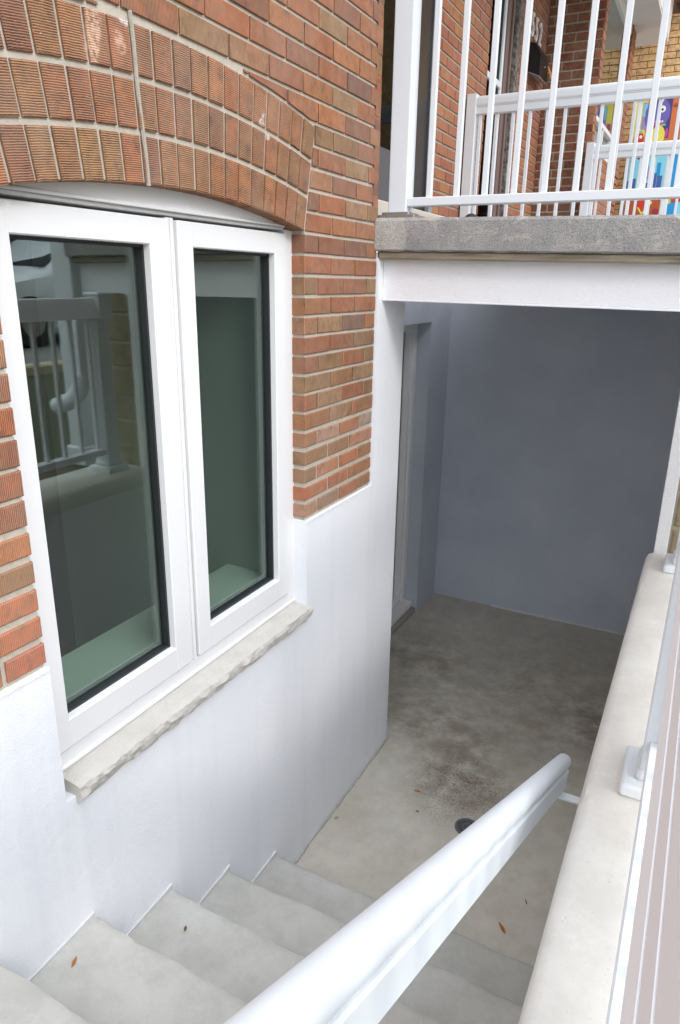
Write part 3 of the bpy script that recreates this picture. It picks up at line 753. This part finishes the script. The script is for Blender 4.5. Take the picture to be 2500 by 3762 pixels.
# stair handrail
hx = 1.094; SL = -.5445
hr = thing('stair_handrail', 'thick white sloping handrail with rounded top running down beside the steps', 'handrail', (hx, 1.1, 1.6))
hh = [(.0185, -.046), (.0205, -.044), (.0205, .000), (.0225, .002), (.0225, .009), (.0185, .012), (.0185, .015)]
arcp = [(.0235 * math.cos(t), .034 + .0235 * math.sin(t)) for t in [R(-50 + 140 * q / 12) for q in range(13)]]
HP = hh + arcp + [(-a, b) for a, b in reversed(hh + arcp[:-1])]
nrm = math.sqrt(1 + SL * SL)
def hr_fn(t, a, b):
    return (hx + a, t + b * (-SL) / nrm, 2.0912 + t * SL + b / nrm)
m = MB(); ts = [-.25, .4, 1.0, 1.5, 1.99, 2.004, 2.010]; scs = [1, 1, 1, 1, 1, .93, .75]
n = len(HP); cz_ = -.002
for t, s in zip(ts, scs): m.v += [hr_fn(t, a * s, cz_ + (b - cz_) * s) for a, b in HP]
for q in range(len(ts) - 1):
    for j in range(n): m.f.append((q * n + j, q * n + (j + 1) % n, (q + 1) * n + (j + 1) % n, (q + 1) * n + j)); m.m.append(0)
m.f += [tuple(range(n)), tuple((len(ts) - 1) * n + q for q in reversed(range(n)))]; m.m += [0, 0]
m.build('rail', M_ALU, hr, smooth=True)
for yb_ in (1.90,):
    zb_ = 2.0912 + yb_ * SL - .052 * nrm - .006
    m = MB(); m.box(hx - .012, 1.238, yb_ - .014, yb_ + .014, zb_ - .006, zb_ + .004, .002); m.box(1.230, 1.2365, yb_ - .03, yb_ + .03, zb_ - .04, zb_ + .03, .002)
    m.box(hx - .012, hx + .012, yb_ - .014, yb_ + .014, zb_, zb_ + .012)
    m.build('wall_bracket', M_ALU, hr)

# ==================================================================== floor drain, leaves
dr = thing('floor_drain', 'round black grated drain set in the concrete floor at the foot of the stairs', 'drain', (.628, 2.714, 0))
m = MB(); n = 32; cx_, cy_ = .628, 2.714
def ring(m, r0, r1, z0, z1, n=32):
    i = len(m.v)
    for r_, z_ in ((r0, z0), (r1, z0), (r1, z1), (r0, z1)):
        m.v += [(cx_ + r_ * math.cos(2 * math.pi * q / n), cy_ + r_ * math.sin(2 * math.pi * q / n), z_) for q in range(n)]
    for a in range(4):
        b = (a + 1) % 4
        for q in range(n): m.f.append((i + a * n + q, i + a * n + (q + 1) % n, i + b * n + (q + 1) % n, i + b * n + q)); m.m.append(0)
ring(m, .046, .058, .0005, .006); m.build('rim', M_IRON, dr)
m = MB(); ring(m, .0, .047, .0003, .0012); m.build('bowl', M_BLACK, dr)
m = MB()
for q in range(-3, 4):
    y = q * .013; h = math.sqrt(.046 ** 2 - y * y); m.box(cx_ - h, cx_ + h, cy_ + y - .003, cy_ + y + .003, .001, .005, .001)
m.box(cx_ - .003, cx_ + .003, cy_ - .045, cy_ + .045, .001, .0045)
ring(m, .018, .024, .001, .0056)
m.build('grate', M_IRON, dr)
LEAFM = {c_: plain('leaf_' + c_, v, .8, var=.3) for c_, v in (('orange', (.45, .17, .03)), ('brown', (.20, .11, .04)), ('green', (.22, .26, .05)), ('tan', (.42, .30, .16)))}
def leaf(x, y, z, L_, W_, ang, colr, label):
    v = []; f = []; n = 7
    for q in range(n):
        t = q / (n - 1); hw = W_ * math.sin(math.pi * (t * .92 + .04)) * (1 - .3 * t)
        for s, zz in ((-1, .004 + .002 * math.sin(q)), (0, .0012), (1, .005 + .002 * math.cos(q * 2))):
            a_, b_ = (t - .5) * L_, s * hw
            v.append((x + a_ * math.cos(ang) - b_ * math.sin(ang), y + a_ * math.sin(ang) + b_ * math.cos(ang), z + zz))
    for q in range(n - 1):
        for s in (0, 1): i = q * 3 + s; f.append((i, i + 1, i + 4, i + 3))
    o = mesh_obj('dry_leaf', [(a[0] - x, a[1] - y, a[2] - z) for a in v], f, LEAFM[colr]); o.location = (x, y, z)
    tag(o, label, 'leaf', 'fallen leaves in the stairwell')
leaf(.923, 2.248, .001, .055, .009, 2.3, 'orange', 'largest orange curled leaf on the floor right of the handrail')
leaf(.903, 2.091, .001, .035, .008, 1.1, 'orange', 'small orange leaf nearest the bottom step right of the handrail')
leaf(.84, 2.02, .001, .014, .006, .3, 'brown', 'tiny brown leaf scrap against the bottom step right of the handrail')
leaf(.327, 2.837, .001, .028, .007, 0.2, 'orange', 'short yellow-orange leaf left of the floor drain beside dark specks')
leaf(.38, 2.70, .001, .016, .005, .1, 'green', 'tiny green leaf bit left of the floor drain')
leaf(.05, 2.47, .001, .026, .010, 1.0, 'tan', 'tan leaf lying against the stucco wall on the floor')
leaf(.072, .915, .772, .030, .005, 2.0, 'orange', 'slim orange leaf on the second visible step from the bottom left corner')
leaf(.151, 1.255, .585, .020, .005, 2.1, 'brown', 'dark thin leaf on the middle step')
leaf(.98, 2.42, .001, .030, .003, 2.0, 'brown', 'thin brown stalk lying on the floor right of the handrail, above the large orange leaf')

# ==================================================================== NEIGHBOUR 552 (attached, beyond)
n552 = thing('neighbour_house', 'red brick neighbouring house with a shade-darkened brick pier, bay window and white bay roof', 'house', (-.4, 7.4, 0))
PY = 7.40
m = MB(); m.box(RX - .25, RX - .0066, 6.50, PY + .2, 2.6, TOPZ); m.box(RX - .25, RX - .0066, 5.66, 6.50, 4.95, TOPZ); m.box(RX - .25, RX - .0066, 5.66, 6.50, 2.6, 2.86); m.build('mortar_wall', M_MORTAR_FAR, n552)
wall_bricks(P_rec, 6.52, PY, 2.91, TOPZ, 0, .08, phase=.05, mb=.014).build('brick_facing', M_BRICK_FAR, n552)
PX1 = .045
m = MB(); m.box(RX, PX1 - .0065, PY + .0065, 7.555 - .004, 2.6, TOPZ); m.box(RX, PX1 - .0065, 7.5, 9.5, 2.6, 3.72); m.box(RX, PX1 - .0065, 9.204, 9.496, 2.6, 5.16)
m.build('mortar_wall', M_MORTAR_FAR, n552)
wall_bricks(lambda u, z, d: (u, PY - d, z), RX, PX1, 2.91 + .02, TOPZ, 0, .05, mb=.014, H=.0737, phase=.02).build('pier_bricks', M_BRICK_SHADE, n552)['label'] = 'red brick side of the pier facing the railing, coloured darker as in shade'
wall_bricks(lambda u, z, d: (PX1 + d, u, z), PY, 7.555, 2.93, TOPZ, 0, .05, mb=.014, H=.0737).build('pier_bricks', M_BRICK_FAR, n552)
wall_bricks(lambda u, z, d: (PX1 + d, u, z), 7.555, 9.20, 2.93, 3.72, 0, .05, mb=.014, H=.0737).build('bay_bricks', M_BRICK_FAR, n552)
wall_bricks(lambda u, z, d: (PX1 + d, u, z), 9.20, 9.50, 2.93, 5.15, 0, .05, mb=.014, H=.0737).build('pier_bricks', M_BRICK_FAR, n552)
wall_bricks(lambda u, z, d: (u, 9.20 - d, z), -.02, PX1, 3.90, 5.15, 0, .05, mb=.014, H=.0737).build('pier_bricks', M_BRICK_SHADE, n552)
# bay window between the piers
m = MB(); m.box(-.08, PX1 - .01, 7.556, 9.199, 3.72, 3.76, .004); m.box(-.06, PX1 - .012, 7.556, 9.199, 3.955, 4.0, .004); m.box(-.06, PX1 - .012, 7.556, 9.199, 5.05, 5.14, .004)
m.box(-.06, PX1 - .0145, 7.5565, 7.60, 3.955, 5.06, .003)
for y in (7.556, 8.1, 8.7): m.box(-.06, PX1 - .014, y, y + .035, 3.76, 3.955, .003)
bw_ = m.build('bay_window', M_VINYL, n552)
m = MB(); m.box(-.014, -.008, 7.58, 9.19, 4.0, 5.05); m.build('glass_pane', M_GLASS_MIR, bw_)
m = MB(); m.box(-.014, -.008, 7.59, 9.19, 3.76, 3.955); m.build('glass_pane', M_GLASS_MIR, bw_)
m = MB(); m.box(-.035, -.02, 7.57, 9.19, 3.75, 5.06); m.build('blind', plain('grey_blind', (.20, .21, .22), .8), bw_)
# bay beam and soffit
m = MB(); m.box(-.3, .33, 7.56, 10.0, 5.145, 5.17, .004); m.box(.27, .335, 7.5, 10.0, 5.17, 5.60, .004); m.build('bay_roof', M_SOFFIT, n552)
# door of 552
m = MB(); m.box(RX - .16, RX - .01, 6.13, 6.20, 2.87, 4.95, .004); m.box(RX - .16, RX - .03, 6.225, 6.26, 2.87, 4.95, .004); m.box(RX - .16, RX - .015, 6.285, 6.32, 2.87, 4.95, .004); m.box(RX - .16, RX - .03, 6.34, 6.37, 2.87, 4.95, .003); m.box(RX - .18, RX - .06, 6.13, 6.40, 2.87, 4.95)
m.box(RX - .13, RX - .03, 5.66, 5.70, 2.87, 4.95, .004); m.box(RX - .13, RX - .031, 5.70, 6.13, 4.88, 4.95, .004); d5 = m.build('front_door', M_BROWN, n552)
m = MB(); m.box(RX - .06, RX - .02, 5.70, 6.10, 3.93, 3.975, .004); m.box(RX - .058, RX - .022, 6.085, 6.125, 2.87, 4.88, .004); m.box(RX - .06, RX - .021, 5.70, 6.085, 2.87, 2.93, .004); m.build('storm_door', M_ALU, d5)
m = MB(); m.box(RX - .045, RX - .038, 5.70, 6.085, 2.93, 4.88); m.build('door_glass', M_GLASS_DK, d5)
m = MB(); m.box(RX - .3, RX - .2, 5.6, 6.5, 2.6, 4.95); m.build('dark_hall', M_BLACK, d5)
k = NB('peeling_render'); k.color(k.mix(k.ramp(k.noise(28, 6, .8), [(.40, 0), (.62, 1)]), (.09, .065, .055), (.30, .28, .25))); k.rough(.95); k.bump(k.noise(40, 5), 1, .02)
m = MB(); m.box(RX - .1, RX - .002, 6.40, 6.52, 2.87, 4.95, .006); m.build('ragged_jamb', k.m, n552)
m = MB(); m.box(RX, RX + .035, 5.665, 6.5, 2.76, 2.87, .005); m.build('door_step', M_BROWN, n552)

# house number 552
hn = thing('house_number', 'white metal house number 552 on the red brick wall above the black mailbox', 'house number', (RX, 6.9, 4.46))
for i_, ch in enumerate('552'):
    cu = bpy.data.curves.new('digit', 'FONT'); cu.body = ch; cu.size = .245; cu.extrude = .006; cu.offset = .001; cu.bevel_depth = .001
    to = bpy.data.objects.new('tmp', cu); COL.objects.link(to)
    bpy.context.view_layer.update()
    dg_ = bpy.context.evaluated_depsgraph_get(); me = bpy.data.meshes.new_from_object(to.evaluated_get(dg_))
    bpy.data.objects.remove(to)
    mt = Matrix(((0, 0, 1, 0), (1, 0, 0, 0), (0, 1, 0, 0), (0, 0, 0, 1)))
    me.transform(mt)
    # narrow the digit a little
    for v in me.vertices: v.co.y *= .78
    me.materials.clear(); me.materials.append(M_VINYL)
    o = bpy.data.objects.new('digit', me); COL.objects.link(o); o.parent = hn; o.location = (.013, 6.735 + i_ * .143 - 6.9, 0)
# mailbox
mb_ = thing('mailbox', 'black wall mailbox with a grey underside below the number 552', 'mailbox', (RX, 7.0, 4.2))
m = MB(); m.prism([(RX + .004, 4.205), (RX + .10, 4.165), (RX + .10, 4.31), (RX + .055, 4.40), (RX + .004, 4.42)], 1, 6.79, 7.09); m.build('box', M_BLACK, mb_)
m = MB(); m.prism([(RX + .004, 4.201), (RX + .102, 4.160), (RX + .102, 4.164), (RX + .004, 4.205)], 1, 6.788, 7.092); m.build('underside', plain('grey_plastic', (.33, .31, .32), .5), mb_)
m = MB(); m.prism([(RX + .10, 4.31), (RX + .104, 4.312), (RX + .058, 4.405), (RX + .004, 4.425), (RX + .004, 4.42), (RX + .055, 4.40)], 1, 6.785, 7.095); m.build('lid', M_BLACK, mb_)
m = MB(); m.box(RX + .10, RX + .106, 6.96, 6.975, 4.26, 4.275, .002); m.build('lock', M_STEEL, mb_)
fly = MB(); fly.prism([(RX + .02, 4.42), (RX + .028, 4.421), (RX + .10, 4.30), (RX + .135, 4.20), (RX + .09, 4.305)], 1, 7.093, 7.20); o = fly.build('leaflet', plain('orange_leaflet', (.55, .22, .05), .6)); tag(o, 'orange leaflet sticking out beside the black mailbox', 'leaflet')

# shoe peeking over the slab
sh = thing('shoe', 'black shoe lying on the porch floor behind the near railing', 'shoe', (-.1, 4.55, PF))
bm = bmesh.new(); bmesh.ops.create_uvsphere(bm, u_segments=20, v_segments=12, radius=1)
for v in bm.verts: v.co = Vector((-.14 + v.co.x * .045, 4.57 + v.co.y * .13 + v.co.z * .03, PF + .10 + max(v.co.z, -.7) * (.06 - v.co.y * .02)))
m = MB(); m.bm(bm); m.build('upper', M_BLACK, sh, smooth=True)
m = MB(); m.box(-.19, -.09, 4.44, 4.70, PF + .03, PF + .058, .012, seg=2); m.build('sole', M_CHAR, sh)

# ==================================================================== YELLOW BRICK BUILDING, posters, porch roof
yh = thing('yellow_brick_building', 'yellow brick building with brown joints behind the farthest railing', 'building', (1, 10.3, 0))
YW = 10.3
m = MB(); m.box(-.6, 6, YW + .004, YW + 1.5, 1.3, 7.5); m.build('mortar_wall', M_MORTAR_DK, yh)
wall_bricks(lambda u, z, d: (u, YW - d, z), -.6, 2.2, 3.2, 5.52, 0, .05, L=.205, H=.0715, mb=.008, mj=.007).build('brick_facing', M_YBRICK, yh)
m = MB(); m.box(2.2, 6, YW - .002, YW + .01, 1.3, 7.5); m.box(-.6, 2.2, YW - .003, YW + .01, 1.3, 3.2); m.build('wall_face', M_YBRICK, yh)
m = MB(); m.box(-.4, .29, 9.55, YW - .001, 5.52, 5.56); m.box(-.4, .30, 9.5, 9.6, 5.56, 5.7)
for q in range(5): m.box(-.4, .29, 9.62 + q * .14, 9.63 + q * .14, 5.512, 5.519)
m.build('soffit', M_SOFFIT, yh)
m = MB(); m.box(.33, .52, 9.6, YW - .001, 5.62, 5.80, .005); m.box(.50, .56, 9.55, YW - .001, 5.60, 6.2, .008); m.build('eaves_bracket', plain('brown_wood', (.20, .11, .08), .6, var=.2), yh)
MY = 9.75
mu = thing('cartoon_poster_board', 'tall white-edged board of bright cartoon posters behind the railings', 'poster board', (.3, MY, 3.2))
m = MB(); m.box(.075, 1.35, MY, MY + .04, 2.6, 4.64, .004); m.build('board', M_WHITEWOOD, mu)
m = MB(); m.box(.075, .11, MY - .02, MY - .001, 2.6, 4.64, .003); m.build('edge_trim', M_ALU, mu)
PAL = {'yellow': (.80, .72, .10), 'orange': (.62, .17, .05), 'dorange': (.42, .09, .03), 'purple': (.16, .13, .42), 'dpurple': (.07, .05, .20), 'lilac': (.32, .28, .55), 'red': (.60, .04, .02), 'pink': (.55, .06, .30), 'cyan': (.22, .62, .75), 'blue': (.02, .28, .60), 'navy': (.06, .12, .36), 'white': (.85, .85, .82), 'black': (.02, .02, .02), 'green': (.28, .50, .35), 'lime': (.50, .65, .12), 'dred': (.30, .03, .05)}
PM = {k_: plain('poster_' + k_, v, .35, var=.06) for k_, v in PAL.items()}
lay = [0]
def pshape(name, pts, colr, lift=None):
    lay[0] += 1; d = .0005 + .00035 * lay[0]
    m = MB(); m.prism(pts, 1, MY - d, MY - d + .0004); m.build(name, PM[colr], mu)
def prect(name, x0, x1, z0, z1, c_): pshape(name, [(x0, z0), (x1, z0), (x1, z1), (x0, z1)], c_)
def pell(name, cx, cz, rx, rz, c_, n=20, wob=0, t0=0, t1=360):
    pshape(name, [(cx + rx * math.cos(R(t0 + (t1 - t0) * q / n)) * (1 + wob * math.sin(q * 2.4)), cz + rz * math.sin(R(t0 + (t1 - t0) * q / n)) * (1 + wob * math.cos(q * 3))) for q in range(n)], c_)
# upper poster
prect('poster_background', .12, .62, 4.03, 4.60, 'orange')
prect('painted_wall', .12, .24, 4.03, 4.60, 'yellow')
prect('painted_bricks', .13, .25, 4.545, 4.57, 'dred'); prect('painted_bricks', .19, .28, 4.52, 4.545, 'orange')
prect('painted_window', .19, .31, 4.22, 4.50, 'lilac'); prect('painted_sky', .195, .235, 4.36, 4.49, 'cyan')
pell('painted_hair', .265, 4.36, .045, .12, 'purple', wob=.12)
prect('painted_door', .33, .50, 4.12, 4.52, 'dpurple')
pell('painted_body', .40, 4.38, .085, .135, 'purple', wob=.04)
pell('painted_eye', .40, 4.42, .034, .036, 'white'); pell('painted_pupil', .40, 4.415, .012, .013, 'black')
pell('painted_mouth', .375, 4.27, .05, .035, 'pink')
for q in range(4): prect('painted_tooth', .342 + q * .022, .358 + q * .022, 4.283, 4.302, 'white')
pell('painted_fruit', .385, 4.145, .075, .11, 'yellow', wob=.03); pell('painted_leaf', .43, 4.255, .03, .010, 'green')
pell('painted_arm', .475, 4.17, .016, .05, 'pink')
pell('painted_fan_blade', .36, 4.555, .07, .010, 'white'); pell('painted_fan_blade', .46, 4.56, .045, .010, 'white'); pell('painted_fan_blade', .385, 4.52, .018, .035, 'white')
prect('painted_bricks', .52, .58, 4.44, 4.47, 'dorange'); prect('painted_bricks', .50, .60, 4.06, 4.075, 'dorange')
pell('painted_berry', .185, 4.12, .055, .08, 'red'); pell('painted_berry_leaf', .18, 4.195, .045, .014, 'green'); pell('painted_eye', .205, 4.145, .016, .018, 'white')
prect('painted_lamp_pole', .155, .163, 4.03, 4.25, 'black'); pshape('painted_lamp_shade', [(.135, 4.24), (.185, 4.24), (.175, 4.31), (.142, 4.31)], 'pink')
prect('poster_background', .63, 1.2, 4.03, 4.60, 'purple'); prect('painted_sky', .64, .95, 4.36, 4.58, 'cyan'); pell('painted_body', .70, 4.22, .07, .12, 'lilac', wob=.1); prect('painted_floor', .63, 1.2, 4.03, 4.10, 'dorange')
# middle poster
prect('poster_background', .12, .52, 3.52, 3.97, 'cyan')
prect('painted_bricks', .13, .17, 3.88, 3.94, 'orange'); prect('painted_bricks', .20, .26, 3.905, 3.925, 'dred')
for x0, x1, h in ((.12, .155, .13), (.165, .215, .15), (.30, .36, .10), (.40, .44, .20), (.445, .50, .17), (.36, .40, .06)): prect('painted_tower', x0, x1, 3.52, 3.52 + h + .03, 'navy')
prect('painted_tower', .43, .47, 3.72, 3.86, 'blue')
pell('painted_bird', .345, 3.76, .038, .07, 'lilac', wob=.08); pell('painted_bird', .375, 3.70, .016, .045, 'lilac')
pell('painted_plant', .35, 3.54, .06, .018, 'green', wob=.3)
prect('painted_lamp_arm', .385, .39, 3.90, 3.955, 'white'); pell('painted_lamp', .385, 3.895, .02, .010, 'white')
prect('painted_bricks', .485, .515, 3.52, 3.58, 'dred')
prect('poster_background', .57, .68, 3.28, 3.97, 'blue'); prect('painted_sky', .69, .95, 3.28, 3.97, 'cyan'); prect('painted_band', .69, .95, 3.50, 3.57, 'yellow')
# lower poster
prect('poster_background', .12, .52, 3.20, 3.46, 'dorange'); prect('painted_bricks', .13, .50, 3.20, 3.28, 'orange')
pell('painted_creature', .315, 3.41, .05, .05, 'red'); pell('painted_creature', .40, 3.43, .03, .02, 'yellow')
pshape('painted_limb', [(.27, 3.38), (.285, 3.385), (.325, 3.325), (.37, 3.36), (.375, 3.345), (.325, 3.30)], 'yellow')
pell('painted_shape', .24, 3.27, .035, .022, 'pink'); pell('painted_shape', .48, 3.33, .035, .035, 'dred')
pell('painted_shape', .61, 3.45, .03, .04, 'lime'); prect('painted_band', .63, .78, 3.43, 3.47, 'red'); prect('poster_background', .55, .95, 3.20, 3.27, 'navy')

# porch roof over the recessed wall (out of frame above), on the house
m = MB(); m.box(RX - .3, .7, 3.2, 7.39, 5.30, 5.45); m.box(.65, .7, 3.2, 7.39, 5.15, 5.30); m.build('porch_roof', M_SOFFIT, house)
m = MB(); m.box(-6, .25, YL, 3.1, TOPZ, TOPZ + .2); m.box(-6, -.44, -3.2, 9.5, TOPZ - .01, TOPZ + .15); m.build('roof', plain('dark_roof', (.08, .07, .065), .9), house)
m = MB(); m.box(-6, -.441, YL, YL + .1, 1.3, TOPZ); m.box(-6, -5.9, YL, 9.5, 1.3, TOPZ); m.build('rear_walls', M_BRICK, house)

# ==================================================================== seen only as reflections in the window
ds = thing('downspout', 'white ribbed downspout with a curved outlet at the porch corner, reflected in the window', 'downspout', (1.68, 2.9, 1.4))
m = MB(); m.box(1.62, 1.70, 2.86, 2.93, 1.95, 3.6, .008, seg=2); m.build('pipe', M_ALU, ds)
m = MB(); pth = [(1.66, 2.895, 1.96)]
for q in range(9): t = R(q * 9); pth.append((1.66 + .13 * (1 - math.cos(t)), 2.895 - .06 * (1 - math.cos(t)), 1.94 - .15 * math.sin(t)))
pth.append((1.82, 2.84, 1.77)); m.tube(pth, [.047 + (.004 if q % 2 else 0) for q in range(len(pth))], 14); m.build('elbow', M_ALU, ds, smooth=True)
pc = thing('porch_column', 'square white porch column reflected behind the guard railing in the window', 'column', (1.85, 3.3, 1.4))
m = MB(); m.box(1.80, 1.92, 3.0, 3.12, 1.38, 5.15, .006); m.build('shaft', M_ALU, pc); m = MB(); m.box(1.78, 1.94, 2.98, 3.14, 1.38, 1.5, .01); m.build('base', M_ALU, pc)

car = thing('parked_car', 'white parked car with amber-cornered headlights reflected in the left window pane', 'car', (6.6, 7.2, 1.634))
CG = 1.634
def car_body():
    bm = bmesh.new()
    # stations along length (y from nose to tail, nose faces -y): (y, halfwidth_low, z_low, z_belt, halfwidth_top, z_top)
    S = [(-2.2, .62, .30, .62, .55, .66), (-2.1, .80, .24, .68, .70, .74), (-1.5, .86, .22, .78, .76, .86), (-.95, .87, .22, .86, .74, .95), (-.25, .87, .22, .92, .60, 1.38), (.6, .87, .22, .93, .60, 1.44), (1.3, .87, .22, .93, .58, 1.38), (1.9, .85, .24, .93, .66, 1.02), (2.2, .78, .32, .85, .62, .92)]
    rows = []
    for (y, hw, zl, zb_, ht, zt_) in S:
        r_ = []
        for (x, z) in ((-hw * .94, zl), (-hw, (zl + zb_) / 2), (-hw * .97, zb_), (-ht, zt_ - .04), (-ht * .6, zt_), (0, zt_ + .015), (ht * .6, zt_), (ht, zt_ - .04), (hw * .97, zb_), (hw, (zl + zb_) / 2), (hw * .94, zl)):
            r_.append(bm.verts.new((6.9 + x, 7.6 + y, CG + z)))
        rows.append(r_)
    for a in range(len(rows) - 1):
        for b in range(10): bm.faces.new((rows[a][b], rows[a][b + 1], rows[a + 1][b + 1], rows[a + 1][b]))
        bm.faces.new((rows[a][10], rows[a][0], rows[a + 1][0], rows[a + 1][10]))
    bm.faces.new(rows[0]); bm.faces.new(list(reversed(rows[-1])))
    return bm
m = MB(); m.bm(car_body()); m.build('body', paint('car_paint', (.75, .77, .80), .2), car, smooth=True)
m = MB(); m.prism([(6.9 - .66, CG + .99), (6.9 + .66, CG + .99), (6.9 + .52, CG + 1.33), (6.9 - .52, CG + 1.33)], 1, 6.60, 6.62)
for v in range(len(m.v)):
    x, y, z = m.v[v]; m.v[v] = (x, y + (z - CG - .99) * 1.95 + .08, z)
m.build('windscreen', M_BLACK, car)
for s in (-1, 1):
    m = MB(); m.box(6.9 + s * .48, 6.9 + s * .74, 5.44, 5.56, CG + .52, CG + .68, .03, seg=2); hl = m.build('headlight', plain('headlamp_glass', (.55, .55, .5), .15), car)
    m = MB(); m.box(6.9 + s * .74, 6.9 + s * .80, 5.46, 5.60, CG + .53, CG + .67, .02); m.build('indicator', plain('amber_lens', (.6, .2, .03), .2), hl)
m = MB(); m.box(6.9 - .42, 6.9 + .42, 5.37, 5.42, CG + .50, CG + .62, .02); m.box(6.9 - .5, 6.9 + .5, 5.38, 5.44, CG + .26, CG + .40, .02); m.build('grille', M_BLACK, car)
for sx in (-1, 1):
    for yy in (6.25, 8.95):
        m = MB(); m.tube([(6.9 + sx * .70, yy, CG + .31), (6.9 + sx * .88, yy, CG + .31)], .31, 24); wh = m.build('wheel', M_GASKET, car)
        m = MB(); m.tube([(6.9 + sx * .87, yy, CG + .31), (6.9 + sx * .885, yy, CG + .31)], .18, 18); m.build('hub', M_STEEL, wh)
# a building across the drive and a tree line, seen only in reflections
nb = thing('garage_building', 'dull grey building across the driveway, seen reflected in the window', 'building', (12, 8, 1.6))
m = MB(); m.box(11.0, 18, 3.0, 22, 1.5, 6.5); m.build('wall', plain('grey_siding', (.17, .18, .175), .9, var=.15), nb)
m = MB(); m.prism([(10.7, 6.5), (18.3, 6.5), (14.5, 8.6)], 1, 2.8, 22.2); m.build('roof', plain('grey_shingle', (.12, .12, .12), .9), nb)
M_LEAF = plain('foliage', (.06, .10, .035), .7, var=.5); M_BARK = plain('bark', (.12, .09, .07), .95, var=.3)
def shrub(x, y, z, r, h, label):
    t = thing('shrub', label, 'shrub', (x, y, z), 'shrubs beyond the driveway')
    m = MB(); m.tube([(x, y, z), (x + .05, y, z + h * .7)], [.05, .02], 7); m.build('stem', M_BARK, t)
    v = []; f = []
    for q in range(1500):
        d = Vector((random.gauss(0, 1), random.gauss(0, 1), random.gauss(0, 1))).normalized() * (random.random() ** .4)
        c_ = Vector((x + d.x * r, y + d.y * r, z + h * .55 + d.z * h * .5)); a = Vector((random.gauss(0, 1), random.gauss(0, 1), random.gauss(0, 1))).normalized(); b = a.orthogonal().normalized(); s = random.uniform(.04, .09)
        i = len(v); v += [c_ - a * s, c_ + b * s * .5, c_ + a * s, c_ - b * s * .5]; f.append((i, i + 1, i + 2, i + 3))
    mesh_obj('foliage', v, f, M_LEAF, t)
shrub(10.0, 4.2, 1.63, .9, 1.8, 'bushy green shrub beyond the driveway nearest the stairs')
shrub(10.1, 9.8, 1.63, 1.0, 2.2, 'bushy green shrub beyond the driveway beside the parked car')
